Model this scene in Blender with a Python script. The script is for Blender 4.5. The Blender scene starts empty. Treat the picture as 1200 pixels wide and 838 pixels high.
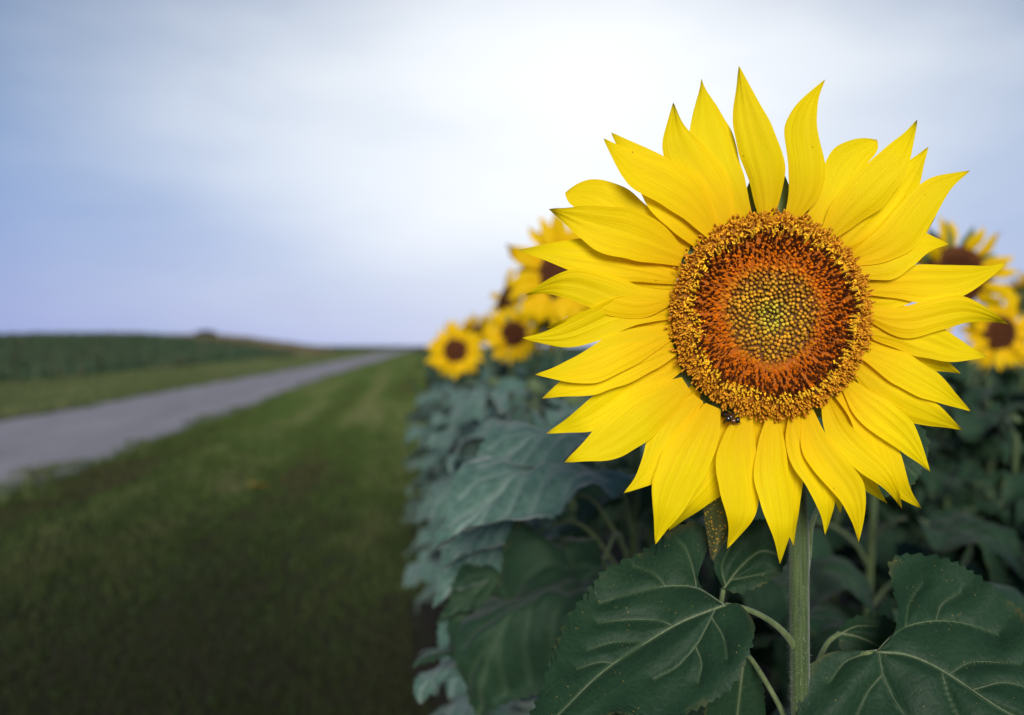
import bpy, math, random
import numpy as np
from mathutils import Vector, Matrix

random.seed(7)
rng = np.random.default_rng(11)
scene = bpy.context.scene
col = scene.collection

# ------------------------------------------------------------------ camera
CAM = np.array([0.0, 0.0, 1.2])
YAW, PITCH = math.radians(6.0), math.radians(0.8)
FPX = 1000.0                       # focal length in photograph pixels (1200 wide)
FLAT = np.array([math.sin(YAW), math.cos(YAW), 0.0])
UP0 = np.array([0.0, 0.0, 1.0])
RIGHT = np.array([math.cos(YAW), -math.sin(YAW), 0.0])
FWD = FLAT * math.cos(PITCH) - UP0 * math.sin(PITCH)
UPV = UP0 * math.cos(PITCH) + FLAT * math.sin(PITCH)
FOCUS = 0.577

cam_d = bpy.data.cameras.new('camera')
cam_d.sensor_width = 36.0
cam_d.lens = 30.0
cam_d.clip_start = 0.02
cam_d.clip_end = 6000.0
cam_d.dof.use_dof = True
cam_d.dof.focus_distance = FOCUS - 0.004
cam_d.dof.aperture_fstop = 3.7
cam = bpy.data.objects.new('camera', cam_d)
col.objects.link(cam)
cam.matrix_world = Matrix((
    (RIGHT[0], UPV[0], -FWD[0], CAM[0]),
    (RIGHT[1], UPV[1], -FWD[1], CAM[1]),
    (RIGHT[2], UPV[2], -FWD[2], CAM[2]),
    (0, 0, 0, 1)))
scene.camera = cam


def U(px, py, d):
    """world point that stands at depth d on the line of sight px, py"""
    return CAM + d * (FWD + RIGHT * (px - 600.0) / FPX - UPV * (py - 419.0) / FPX)


# ------------------------------------------------------------------ sky, sun, exposure
SUN_AZ = math.atan2(-0.12, -0.99)      # clockwise from +Y: low behind the camera
SUN_EL = math.radians(21.0)
world = bpy.data.worlds.new('World')
scene.world = world
world.use_nodes = True
wt = world.node_tree
for n in list(wt.nodes):
    wt.nodes.remove(n)


def wn(kind, **kw):
    n = wt.nodes.new(kind)
    for k, v in kw.items():
        setattr(n, k, v)
    return n


w_out = wn('ShaderNodeOutputWorld')
w_bg = wn('ShaderNodeBackground')
SKY_STRENGTH = 0.057
w_bg.inputs['Strength'].default_value = SKY_STRENGTH
w_sky = wn('ShaderNodeTexSky', sky_type='NISHITA')
w_sky.sun_disc = False
w_sky.sun_elevation = SUN_EL
w_sky.sun_rotation = SUN_AZ
w_sky.air_density = 1.0
w_sky.dust_density = 1.0
w_tc = wn('ShaderNodeTexCoord')
w_nrm = wn('ShaderNodeVectorMath', operation='NORMALIZE')
wt.links.new(w_tc.outputs['Generated'], w_nrm.inputs[0])
w_sep = wn('ShaderNodeSeparateXYZ')
wt.links.new(w_nrm.outputs[0], w_sep.inputs[0])
# a bank of thin cloud, brightest ahead; its edges fray with noise
D = FWD + RIGHT * (680 - 600) / FPX - UPV * (150 - 419) / FPX
D = D / np.linalg.norm(D)
w_dot = wn('ShaderNodeVectorMath', operation='DOT_PRODUCT')
wt.links.new(w_nrm.outputs[0], w_dot.inputs[0])
w_dot.inputs[1].default_value = tuple(D)
w_ac = wn('ShaderNodeMath', operation='ARCCOSINE')
wt.links.new(w_dot.outputs['Value'], w_ac.inputs[0])
w_map = wn('ShaderNodeMapping')
w_map.inputs['Scale'].default_value = (1.6, 1.6, 5.0)
w_map.inputs['Rotation'].default_value = (0.0, math.radians(14), 0.0)
w_map.inputs['Location'].default_value = (0.35, 0.2, 0.1)
wt.links.new(w_nrm.outputs[0], w_map.inputs['Vector'])
w_noise = wn('ShaderNodeTexNoise')
w_noise.inputs['Scale'].default_value = 1.7
w_noise.inputs['Detail'].default_value = 4.5
w_noise.inputs['Roughness'].default_value = 0.45
wt.links.new(w_map.outputs[0], w_noise.inputs['Vector'])
w_na = wn('ShaderNodeMath', operation='MULTIPLY_ADD')
wt.links.new(w_noise.outputs['Fac'], w_na.inputs[0])
w_na.inputs[1].default_value = 0.34
w_na.inputs[2].default_value = -0.17
w_add = wn('ShaderNodeMath', operation='ADD')
wt.links.new(w_ac.outputs[0], w_add.inputs[0])
wt.links.new(w_na.outputs[0], w_add.inputs[1])
w_mr = wn('ShaderNodeMapRange', interpolation_type='SMOOTHSTEP')
wt.links.new(w_add.outputs[0], w_mr.inputs['Value'])
w_mr.inputs['From Min'].default_value = 0.0
w_mr.inputs['From Max'].default_value = 0.75
w_mr.inputs['To Min'].default_value = 1.0
w_mr.inputs['To Max'].default_value = 0.0
CLOUD = (6.9, 7.15, 7.4)
HAZEC = (2.4, 2.85, 5.2)
w_hue = wn('ShaderNodeMix', data_type='RGBA', blend_type='MULTIPLY')
w_hue.inputs[0].default_value = 1.0
wt.links.new(w_sky.outputs[0], w_hue.inputs[6])
w_hue.inputs[7].default_value = (0.30, 0.43, 0.60, 1)
# lavender haze near the horizon
w_hz = wn('ShaderNodeMapRange', interpolation_type='SMOOTHSTEP')
wt.links.new(w_sep.outputs['Z'], w_hz.inputs['Value'])
w_hz.inputs['From Min'].default_value = -0.05
w_hz.inputs['From Max'].default_value = 0.34
w_hz.inputs['To Min'].default_value = 1.0
w_hz.inputs['To Max'].default_value = 0.0
w_m1 = wn('ShaderNodeMix', data_type='RGBA')
wt.links.new(w_hz.outputs[0], w_m1.inputs[0])
wt.links.new(w_hue.outputs[2], w_m1.inputs[6])
w_m1.inputs[7].default_value = (*HAZEC, 1)
# the cloud is thinner toward the horizon
w_thin = wn('ShaderNodeMapRange', interpolation_type='SMOOTHSTEP')
wt.links.new(w_sep.outputs['Z'], w_thin.inputs['Value'])
w_thin.inputs['From Min'].default_value = -0.06
w_thin.inputs['From Max'].default_value = 0.20
w_thin.inputs['To Min'].default_value = 0.45
w_thin.inputs['To Max'].default_value = 1.0
w_mul = wn('ShaderNodeMath', operation='MULTIPLY')
wt.links.new(w_mr.outputs[0], w_mul.inputs[0])
wt.links.new(w_thin.outputs[0], w_mul.inputs[1])
w_m2 = wn('ShaderNodeMix', data_type='RGBA')
wt.links.new(w_mul.outputs[0], w_m2.inputs[0])
wt.links.new(w_m1.outputs[2], w_m2.inputs[6])
w_m2.inputs[7].default_value = (*CLOUD, 1)
wt.links.new(w_m2.outputs[2], w_bg.inputs['Color'])
wt.links.new(w_bg.outputs[0], w_out.inputs[0])

sun_d = bpy.data.lights.new('sun', 'SUN')
sun_d.energy = 1.5
sun_d.angle = math.radians(24.0)
sun_d.color = (1.0, 0.95, 0.86)
sun = bpy.data.objects.new('sun', sun_d)
col.objects.link(sun)
to_sun = Vector((math.sin(SUN_AZ) * math.cos(SUN_EL), math.cos(SUN_AZ) * math.cos(SUN_EL), math.sin(SUN_EL)))
sun.rotation_euler = to_sun.to_track_quat('Z', 'Y').to_euler()
sun.location = (-3, -5, 6)

vs = scene.view_settings
vs.view_transform = 'Standard'
vs.look = 'None'
vs.gamma = 1.0
vs.use_curve_mapping = False
vs.exposure = 1.36
scene.cycles.use_denoising = True
scene.cycles.max_bounces = 8
scene.cycles.transmission_bounces = 6


# ------------------------------------------------------------------ helpers
def sm(a, b, x):
    t = np.clip((np.asarray(x, float) - a) / (b - a), 0, 1)
    return t * t * (3 - 2 * t)


def mesh(name, verts, faces, mat=None, attrs=None, colors=None, smooth=True):
    """faces: list of index tuples, or an (n,k) array"""
    me = bpy.data.meshes.new(name)
    verts = np.asarray(verts, dtype=np.float32)
    if isinstance(faces, np.ndarray):
        n, k = faces.shape
        me.vertices.add(len(verts))
        me.vertices.foreach_set('co', verts.ravel())
        me.loops.add(n * k)
        me.loops.foreach_set('vertex_index', faces.astype(np.int32).ravel())
        me.polygons.add(n)
        me.polygons.foreach_set('loop_start', np.arange(0, n * k, k, dtype=np.int32))
        me.update(calc_edges=True)
    else:
        me.from_pydata(verts.tolist(), [], faces)
        me.update()
    if attrs:
        for an, vals in attrs.items():
            a = me.attributes.new(an, 'FLOAT', 'POINT')
            a.data.foreach_set('value', np.asarray(vals, dtype=np.float32).ravel())
    if colors is not None:
        a = me.attributes.new('col', 'FLOAT_COLOR', 'POINT')
        c = np.ones((len(verts), 4), dtype=np.float32)
        c[:, :3] = colors
        a.data.foreach_set('color', c.ravel())
    if smooth:
        me.polygons.foreach_set('use_smooth', np.ones(len(me.polygons), dtype=bool))
    if mat is not None:
        me.materials.append(mat)
    me.validate()
    return me


def put(name, me, parent=None, loc=(0, 0, 0), mat4=None):
    o = bpy.data.objects.new(name, me)
    col.objects.link(o)
    if parent is not None:
        o.parent = parent
    if mat4 is not None:
        o.matrix_basis = mat4
    else:
        o.location = tuple(float(v) for v in loc)
    return o


def tag(o, label=None, cat=None, group=None, kind=None):
    if label:
        o['label'] = label
    if cat:
        o['category'] = cat
    if group:
        o['group'] = group
    if kind:
        o['kind'] = kind
    return o


def thing(name, loc, label, cat, group=None):
    o = bpy.data.objects.new(name, None)
    o.empty_display_size = 0.05
    col.objects.link(o)
    o.location = tuple(float(v) for v in loc)
    return tag(o, label, cat, group)


def grid_faces(nr, nc):
    i = np.arange(nr - 1)[:, None] * nc + np.arange(nc - 1)[None, :]
    i = i.ravel()
    return np.stack([i, i + 1, i + nc + 1, i + nc], 1)


def spline(pts, n):
    """centripetal-ish Catmull-Rom through pts, resampled evenly by length"""
    P = np.asarray(pts, float)
    Q = np.vstack([2 * P[0] - P[1], P, 2 * P[-1] - P[-2]])
    out = []
    for i in range(1, len(Q) - 2):
        t = np.linspace(0, 1, 14, endpoint=False)[:, None]
        a, b, c, d = Q[i - 1], Q[i], Q[i + 1], Q[i + 2]
        out.append(0.5 * ((2 * b) + (c - a) * t + (2 * a - 5 * b + 4 * c - d) * t ** 2 + (3 * b - a - 3 * c + d) * t ** 3))
    out.append(P[-1][None])
    C = np.vstack(out)
    L = np.concatenate([[0], np.cumsum(np.linalg.norm(np.diff(C, axis=0), axis=1))])
    s = np.linspace(0, L[-1], n)
    return np.stack([np.interp(s, L, C[:, k]) for k in range(P.shape[1])], 1)


def tube(path, radii, nseg=10, ridges=0, ridge_amp=0.0, cap=True):
    """swept tube along path (n,3); returns verts, faces(list)"""
    P = np.asarray(path, float)
    n = len(P)
    R = np.interp(np.linspace(0, 1, n), np.linspace(0, 1, len(radii)), radii)
    T = np.gradient(P, axis=0)
    T /= np.linalg.norm(T, axis=1)[:, None] + 1e-12
    ref = np.array([0.31, 0.12, 0.94]) if abs(T[0][2]) < 0.8 else np.array([0.94, 0.31, 0.05])
    ang = np.linspace(0, 2 * math.pi, nseg, endpoint=False)
    V = []
    N = ref - T[0] * ref.dot(T[0])
    N /= np.linalg.norm(N)
    for i in range(n):
        N = N - T[i] * N.dot(T[i])
        N /= np.linalg.norm(N)
        B = np.cross(T[i], N)
        rr = R[i] * (1 + ridge_amp * np.cos(ang * ridges)) if ridges else R[i] * np.ones(nseg)
        V.append(P[i] + (np.cos(ang) * rr)[:, None] * N + (np.sin(ang) * rr)[:, None] * B)
    V = np.vstack(V)
    F = []
    for i in range(n - 1):
        for j in range(nseg):
            k = (j + 1) % nseg
            F.append((i * nseg + j, i * nseg + k, (i + 1) * nseg + k, (i + 1) * nseg + j))
    if cap:
        F.append(tuple(range(nseg))[::-1])
        F.append(tuple((n - 1) * nseg + j for j in range(nseg)))
    return V, F


# ------------------------------------------------------------------ materials
def new_mat(name):
    m = bpy.data.materials.new(name)
    m.use_nodes = True
    nt = m.node_tree
    for n in list(nt.nodes):
        nt.nodes.remove(n)
    out = nt.nodes.new('ShaderNodeOutputMaterial')
    return m, nt, out


def N(nt, kind, ins=None, **kw):
    n = nt.nodes.new(kind)
    for k, v in kw.items():
        setattr(n, k, v)
    if ins:
        for k, v in ins.items():
            if isinstance(v, bpy.types.NodeSocket):
                nt.links.new(v, n.inputs[k])
            else:
                n.inputs[k].default_value = v
    return n


def attr(nt, name, out='Fac'):
    return N(nt, 'ShaderNodeAttribute', attribute_name=name).outputs[out]


def math_n(nt, op, a, b=None):
    ins = {0: a}
    if b is not None:
        ins[1] = b
    return N(nt, 'ShaderNodeMath', ins, operation=op).outputs[0]


def mixc(nt, fac, a, b, blend='MIX'):
    def c(v):
        return v if isinstance(v, bpy.types.NodeSocket) else (*v, 1)
    return N(nt, 'ShaderNodeMix', {0: fac, 6: c(a), 7: c(b)}, data_type='RGBA', blend_type=blend).outputs[2]


def mapr(nt, v, a, b, lo=0.0, hi=1.0):
    return N(nt, 'ShaderNodeMapRange', {'Value': v, 'From Min': a, 'From Max': b, 'To Min': lo, 'To Max': hi}).outputs[0]


def petal_material(name='petal_yellow', c0=(0.90, 0.65, 0.002), c1=(0.98, 0.78, 0.003)):
    m, nt, out = new_mat(name)
    s, t = attr(nt, 's'), attr(nt, 't')
    rnd = N(nt, 'ShaderNodeObjectInfo').outputs['Random']
    vec = N(nt, 'ShaderNodeCombineXYZ', {0: math_n(nt, 'MULTIPLY', t, 11.0), 1: math_n(nt, 'MULTIPLY', s, 1.1),
                                         2: math_n(nt, 'MULTIPLY', rnd, 40.0)}).outputs[0]
    nz = N(nt, 'ShaderNodeTexNoise', {'Vector': vec, 'Scale': 1.0, 'Detail': 3.0, 'Roughness': 0.6}).outputs['Fac']
    base = mixc(nt, mapr(nt, nz, 0.3, 0.7), c0, c1)
    # warmer toward the disc, paler at the very tip
    w = mapr(nt, s, 0.0, 0.42, 1.0, 0.0)
    base = mixc(nt, math_n(nt, 'MULTIPLY', w, 0.65), base, (0.88, 0.46, 0.003))
    base = mixc(nt, math_n(nt, 'MULTIPLY', rnd, 0.25), base, (0.90, 0.52, 0.003))
    tip = mapr(nt, s, 0.965, 1.0)
    base = mixc(nt, math_n(nt, 'MULTIPLY', tip, 0.35), base, (0.55, 0.30, 0.03))
    # stray dust specks
    tc = N(nt, 'ShaderNodeTexCoord').outputs['Object']
    vo = N(nt, 'ShaderNodeTexVoronoi', {'Vector': tc, 'Scale': 95.0}).outputs['Distance']
    pick = N(nt, 'ShaderNodeTexNoise', {'Vector': tc, 'Scale': 60.0}).outputs['Fac']
    speck = math_n(nt, 'MULTIPLY', mapr(nt, vo, 0.035, 0.07, 1.0, 0.0), mapr(nt, pick, 0.56, 0.60))
    base = mixc(nt, math_n(nt, 'MULTIPLY', speck, 0.7), base, (0.25, 0.12, 0.01))
    bump = N(nt, 'ShaderNodeBump', {'Height': nz, 'Strength': 0.42, 'Distance': 0.0012}).outputs[0]
    p = N(nt, 'ShaderNodeBsdfPrincipled', {'Base Color': base, 'Roughness': 0.6, 'Specular IOR Level': 0.10, 'Normal': bump})
    tr = N(nt, 'ShaderNodeBsdfTranslucent', {'Color': base, 'Normal': bump})
    mx = N(nt, 'ShaderNodeMixShader', {0: 0.36, 1: p.outputs[0], 2: tr.outputs[0]})
    nt.links.new(mx.outputs[0], out.inputs[0])
    return m


def leaf_material(name, dark, light, vein, sheen=0.25, specks=True, trans=0.12, dust=(230.0, 0.05, 0.11, 0.50, (0.40, 0.27, 0.06))):
    m, nt, out = new_mat(name)
    v = attr(nt, 'vein')
    tc = N(nt, 'ShaderNodeTexCoord').outputs['Object']
    rnd = N(nt, 'ShaderNodeObjectInfo').outputs['Random']
    nz = N(nt, 'ShaderNodeTexNoise', {'Vector': tc, 'Scale': 28.0, 'Detail': 4.0, 'Roughness': 0.6}).outputs['Fac']
    fine = N(nt, 'ShaderNodeTexNoise', {'Vector': tc, 'Scale': 420.0, 'Detail': 2.0}).outputs['Fac']
    base = mixc(nt, mapr(nt, nz, 0.32, 0.68), dark, light)
    base = mixc(nt, math_n(nt, 'MULTIPLY', rnd, 0.35), base, light)
    base = mixc(nt, mapr(nt, fine, 0.35, 0.75, 0.0, 0.35), base, light)
    net = N(nt, 'ShaderNodeTexVoronoi', {'Vector': tc, 'Scale': 150.0}, feature='DISTANCE_TO_EDGE').outputs['Distance']
    base = mixc(nt, mapr(nt, net, 0.0, 0.10, 0.07, 0.0), base, vein)
    base = mixc(nt, math_n(nt, 'MULTIPLY', v, 0.5), base, vein)
    # dry, yellowed nicks along the margin
    et = math_n(nt, 'ABSOLUTE', attr(nt, 't'))
    dry = math_n(nt, 'MULTIPLY', mapr(nt, et, 0.90, 1.0), mapr(nt, nz, 0.50, 0.62))
    base = mixc(nt, math_n(nt, 'MULTIPLY', dry, 0.4), base, (0.14, 0.11, 0.03))
    if specks:
        vo = N(nt, 'ShaderNodeTexVoronoi', {'Vector': tc, 'Scale': dust[0]}).outputs['Distance']
        pk = N(nt, 'ShaderNodeTexNoise', {'Vector': tc, 'Scale': 75.0}).outputs['Fac']
        sp = math_n(nt, 'MULTIPLY', mapr(nt, vo, dust[1], dust[2], 1.0, 0.0), mapr(nt, pk, dust[3], dust[3] + 0.06))
        base = mixc(nt, math_n(nt, 'MULTIPLY', sp, 0.8), base, dust[4])
    quilt = N(nt, 'ShaderNodeTexNoise', {'Vector': tc, 'Scale': 90.0, 'Detail': 1.0}).outputs['Fac']
    h = math_n(nt, 'ADD', math_n(nt, 'ADD', math_n(nt, 'MULTIPLY', mapr(nt, net, 0.0, 0.25), 0.6), fine), math_n(nt, 'MULTIPLY', quilt, 2.5))
    bump = N(nt, 'ShaderNodeBump', {'Height': h, 'Strength': 0.3, 'Distance': 0.0009}).outputs[0]
    p = N(nt, 'ShaderNodeBsdfPrincipled', {'Base Color': base, 'Roughness': 0.55, 'Specular IOR Level': 0.14, 'Normal': bump,
                                           'Sheen Weight': sheen, 'Sheen Roughness': 0.45})
    tr = N(nt, 'ShaderNodeBsdfTranslucent', {'Color': mixc(nt, 0.5, base, (0.10, 0.20, 0.02))})
    mx = N(nt, 'ShaderNodeMixShader', {0: trans, 1: p.outputs[0], 2: tr.outputs[0]})
    nt.links.new(mx.outputs[0], out.inputs[0])
    return m


def stem_material(name, a, b):
    m, nt, out = new_mat(name)
    tc = N(nt, 'ShaderNodeTexCoord').outputs['Object']
    mp = N(nt, 'ShaderNodeMapping', {'Vector': tc, 'Scale': (330.0, 330.0, 9.0)}).outputs[0]
    nz = N(nt, 'ShaderNodeTexNoise', {'Vector': mp, 'Scale': 1.0, 'Detail': 3.0}).outputs['Fac']
    base = mixc(nt, mapr(nt, nz, 0.35, 0.65), a, b)
    bump = N(nt, 'ShaderNodeBump', {'Height': nz, 'Strength': 0.4, 'Distance': 0.001}).outputs[0]
    p = N(nt, 'ShaderNodeBsdfPrincipled', {'Base Color': base, 'Roughness': 0.6, 'Sheen Weight': 0.25, 'Normal': bump,
                                           'Specular IOR Level': 0.3})
    nt.links.new(p.outputs[0], out.inputs[0])
    return m


def color_attr_material(name, rough=0.55, spec=0.3, trans=0.0):
    m, nt, out = new_mat(name)
    c = attr(nt, 'col', 'Color')
    p = N(nt, 'ShaderNodeBsdfPrincipled', {'Base Color': c, 'Roughness': rough, 'Specular IOR Level': spec})
    if trans:
        tr = N(nt, 'ShaderNodeBsdfTranslucent', {'Color': c})
        mx = N(nt, 'ShaderNodeMixShader', {0: trans, 1: p.outputs[0], 2: tr.outputs[0]})
        nt.links.new(mx.outputs[0], out.inputs[0])
    else:
        nt.links.new(p.outputs[0], out.inputs[0])
    return m


def noise_material(name, cols, scale, stretch=(1, 1, 1), rough=0.9, bump=0.0, bump_dist=0.02, coords='Object', spec=0.15):
    m, nt, out = new_mat(name)
    tc = N(nt, 'ShaderNodeTexCoord').outputs[coords]
    mp = N(nt, 'ShaderNodeMapping', {'Vector': tc, 'Scale': stretch}).outputs[0]
    nz = N(nt, 'ShaderNodeTexNoise', {'Vector': mp, 'Scale': scale, 'Detail': 6.0, 'Roughness': 0.6}).outputs['Fac']
    fine = N(nt, 'ShaderNodeTexNoise', {'Vector': tc, 'Scale': scale * 23, 'Detail': 4.0}).outputs['Fac']
    base = mixc(nt, mapr(nt, nz, 0.33, 0.67), cols[0], cols[1])
    if len(cols) > 2:
        base = mixc(nt, mapr(nt, fine, 0.45, 0.75), base, cols[2])
    ins = {'Base Color': base, 'Roughness': rough, 'Specular IOR Level': spec}
    if bump:
        ins['Normal'] = N(nt, 'ShaderNodeBump', {'Height': fine, 'Strength': bump, 'Distance': bump_dist}).outputs[0]
    p = N(nt, 'ShaderNodeBsdfPrincipled', ins)
    nt.links.new(p.outputs[0], out.inputs[0])
    return m


M_PETAL = petal_material()
M_PETAL_GOLD = petal_material('petal_golden', (0.78, 0.47, 0.002), (0.92, 0.62, 0.003))
M_LEAF = leaf_material('leaf_green', (0.008, 0.026, 0.012), (0.016, 0.042, 0.020), (0.07, 0.11, 0.05), sheen=0.02)
M_LEAF_BG = leaf_material('leaf_shaded_green', (0.010, 0.032, 0.015), (0.022, 0.052, 0.026), (0.07, 0.11, 0.06), sheen=0.06, specks=False, trans=0.12)  # darker leaf copy, the shade among the rows is in its colour
M_LEAF_SKYLIT = leaf_material('leaf_skylit_blue_green', (0.026, 0.074, 0.054), (0.088, 0.160, 0.132), (0.27, 0.34, 0.30), sheen=0.28, specks=False, trans=0.12)  # paler leaf copy, skylight from the open side mixed into the colour
M_BRACT = leaf_material('bract_green', (0.045, 0.075, 0.020), (0.10, 0.14, 0.045), (0.22, 0.26, 0.12), sheen=0.1)
M_BRACT_POLLEN = leaf_material('bract_with_pollen', (0.040, 0.052, 0.014), (0.075, 0.085, 0.03), (0.20, 0.20, 0.09), sheen=0.1, dust=(520.0, 0.22, 0.34, 0.40, (0.62, 0.34, 0.03)))
M_STEM = stem_material('stem_green', (0.030, 0.055, 0.012), (0.065, 0.095, 0.026))
M_VEIN_FINE = stem_material('vein_fine_green', (0.050, 0.080, 0.034), (0.085, 0.115, 0.052))
M_VEIN = stem_material('vein_pale_green', (0.085, 0.12, 0.05), (0.13, 0.165, 0.08))
M_PETIOLE_DIM = stem_material('petiole_dull_green', (0.030, 0.052, 0.016), (0.060, 0.085, 0.030))
M_PETIOLE = stem_material('petiole_green', (0.07, 0.105, 0.03), (0.12, 0.155, 0.055))
M_FLORET = color_attr_material('floret', 0.6, 0.12, 0.12)
M_HAIR = color_attr_material('plant_hair', 0.5, 0.3, 0.3)
M_DISC = noise_material('disc_base', ((0.20, 0.055, 0.006), (0.34, 0.095, 0.010)), 120.0, rough=0.7)
M_BGDISC = noise_material('disc_brown', ((0.045, 0.014, 0.006), (0.10, 0.030, 0.008)), 60.0, rough=0.8)
M_RECEPT = stem_material('receptacle_green', (0.05, 0.085, 0.025), (0.10, 0.14, 0.05))
M_GRASS = color_attr_material('grass_blades', 0.65, 0.2, 0.2)
M_SOIL = noise_material('soil', ((0.012, 0.010, 0.006), (0.026, 0.020, 0.012), (0.034, 0.027, 0.017)), 5.0, bump=0.6, bump_dist=0.02)
M_GROUND = noise_material('turf_ground', ((0.018, 0.017, 0.008), (0.034, 0.030, 0.013), (0.044, 0.037, 0.017)), 0.9,
                          stretch=(2.2, 0.5, 1), bump=0.5, bump_dist=0.02)
M_ROAD = noise_material('gravel_road', ((0.23, 0.21, 0.225), (0.35, 0.32, 0.335), (0.41, 0.38, 0.39)), 1.1, stretch=(2.0, 0.25, 1),
                        bump=0.7, bump_dist=0.01)


# ------------------------------------------------------------------ ground, road, verges
ROAD_NEAR, ROAD_FAR = -3.32, -6.65
FIELD_X = -12.6


def hill(x, y):
    """a gentle rise far off to the left, flat where road and row stand"""
    x, y = np.asarray(x, float), np.asarray(y, float)
    a = 1.85 * np.exp(-((x + 34) / 26) ** 2 - ((y - 112) / 55) ** 2)
    b = 1.5 * np.exp(-((x + 75) / 40) ** 2 - ((y - 150) / 90) ** 2)
    w = sm(-9.0, -24.0, x) if False else 1 - sm(-24.0, -9.0, x)
    return (a + b) * w


def axis(lo, hi, fine_lo, fine_hi, step, growth=1.16):
    pts = list(np.arange(fine_lo, fine_hi + 1e-6, step))
    s, p = step, fine_lo
    while p > lo:
        s *= growth
        p -= s
        pts.insert(0, max(p, lo))
    s, p = step, fine_hi
    while p < hi:
        s *= growth
        p += s
        pts.append(min(p, hi))
    return np.array(pts)


gx = axis(-2500, 2500, -110, 20, 2.0)
gy = axis(-300, 4000, -10, 220, 2.5)
X, Y = np.meshgrid(gx, gy)
Z = hill(X, Y)
ground = put('ground', mesh('ground', np.stack([X, Y, Z], -1).reshape(-1, 3), grid_faces(len(gy), len(gx)), M_GROUND))
tag(ground, 'grassy ground running level to the horizon', None, kind='structure')

ys = axis(-20, 1500, 0, 60, 1.0, 1.12)
rows = []
us = np.linspace(0, 1, 9)
for y in ys:
    wob0, wob1 = 0.06 * math.sin(y * 0.9) + 0.05 * math.sin(y * 2.3 + 1), 0.07 * math.sin(y * 0.7 + 2) + 0.04 * math.sin(y * 1.9)
    xa, xb = ROAD_FAR + wob0, ROAD_NEAR + wob1
    for u in us:
        rows.append((xa + (xb - xa) * u, y, 0.006 + 0.05 * math.sin(math.pi * u) - 0.018 * (math.exp(-((u - .27) / .07) ** 2) + math.exp(-((u - .73) / .07) ** 2))))
road = put('road', mesh('road', rows, grid_faces(len(ys), 9), M_ROAD))
tag(road, 'pale grey gravel lane running straight to the horizon', None, kind='structure')

# soil bed under the sunflowers
bx = axis(0.0, 12, 0.0, 4.0, 0.10, 1.3)
by = axis(-3, 12, -1, 7.0, 0.10, 1.3)
X, Y = np.meshgrid(bx, by)
Zs = 0.012 + 0.02 * rng.random(X.shape) * (X > 0.05) + 0.012 * np.sin(X * 9) * (X > 0.05)
edge = 0.04 * np.sin(Y * 3.1) + 0.03 * np.sin(Y * 7.7)
Xw = np.where(X <= 0.001, X - 0.02 + edge, X)
Zs = np.where(X <= 0.001, 0.004, Zs)
soil = put('soil_bed', mesh('soil_bed', np.stack([Xw, Y, Zs], -1).reshape(-1, 3), grid_faces(len(by), len(bx)), M_SOIL))
tag(soil, 'dark bare soil under the sunflower rows', None, kind='structure')


def value_noise(x, y, seed):
    r = np.random.default_rng(seed)
    t = r.random((64, 64))
    xi, yi = np.floor(x).astype(int), np.floor(y).astype(int)
    fx, fy = x - xi, y - yi
    fx, fy = fx * fx * (3 - 2 * fx), fy * fy * (3 - 2 * fy)
    g = lambda a, b: t[a % 64, b % 64]
    return (g(xi, yi) * (1 - fx) + g(xi + 1, yi) * fx) * (1 - fy) + (g(xi, yi + 1) * (1 - fx) + g(xi + 1, yi + 1) * fx) * fy


def blades(n, x0, x1, y0, y1, hlo, hhi, width, pal, seed, zf=None, ypow=1.0, lean=0.5, far=None):
    r = np.random.default_rng(seed)
    x = x0 + (x1 - x0) * r.random(n)
    y = y0 + (y1 - y0) * r.random(n) ** ypow
    z = zf(x, y) if zf is not None else np.zeros(n)
    big = value_noise(x * 2.6 + 5, y * 0.13, seed + 1)          # long streaks left by mowing
    sml = value_noise(x * 6.0, y * 2.1, seed + 2)
    k = np.clip(0.52 + 1.35 * (0.65 * big + 0.35 * sml - 0.5), 0, 1)
    h = (hlo + (hhi - hlo) * r.random(n)) * (0.6 + 0.8 * k)
    a = r.random(n) * 2 * math.pi
    wd = width * (0.6 + 0.8 * r.random(n))
    if far is not None:
        grow = np.clip(y / 5.0, 0.7, 6.0)
        wd = wd * grow
        h = h * grow ** 0.45
    dx, dy = np.cos(a) * wd / 2, np.sin(a) * wd / 2
    la = r.random(n) * 2 * math.pi
    ll = h * lean * r.random(n)
    lx, ly = np.cos(la) * ll, np.sin(la) * ll
    P = np.empty((n, 5, 3))
    P[:, 0] = np.stack([x - dx, y - dy, z - 0.004], 1)
    P[:, 1] = np.stack([x + dx, y + dy, z - 0.004], 1)
    P[:, 2] = np.stack([x + dx * .8 + lx * .35, y + dy * .8 + ly * .35, z + h * .6], 1)
    P[:, 3] = np.stack([x - dx * .8 + lx * .35, y - dy * .8 + ly * .35, z + h * .6], 1)
    P[:, 4] = np.stack([x + lx, y + ly, z + h], 1)
    b = np.arange(n)[:, None] * 5
    F = np.vstack([b + np.array([[0, 1, 2]]), b + np.array([[0, 2, 3]]), b + np.array([[3, 2, 4]])])
    pal = np.asarray(pal, float)
    kk = np.clip(k + 0.25 * (r.random(n) - 0.5), 0, 0.999) * (len(pal) - 1)
    i = kk.astype(int)
    f = (kk - i)[:, None]
    c = pal[i] * (1 - f) + pal[np.minimum(i + 1, len(pal) - 1)] * f
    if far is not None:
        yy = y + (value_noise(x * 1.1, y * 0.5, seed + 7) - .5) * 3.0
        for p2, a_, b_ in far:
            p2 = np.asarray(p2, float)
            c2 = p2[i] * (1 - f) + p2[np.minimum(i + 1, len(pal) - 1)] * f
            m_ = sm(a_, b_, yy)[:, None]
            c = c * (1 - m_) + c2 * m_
    c *= (0.75 + 0.5 * r.random(n))[:, None]
    return P.reshape(-1, 3), F, np.repeat(c, 5, axis=0)


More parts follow.
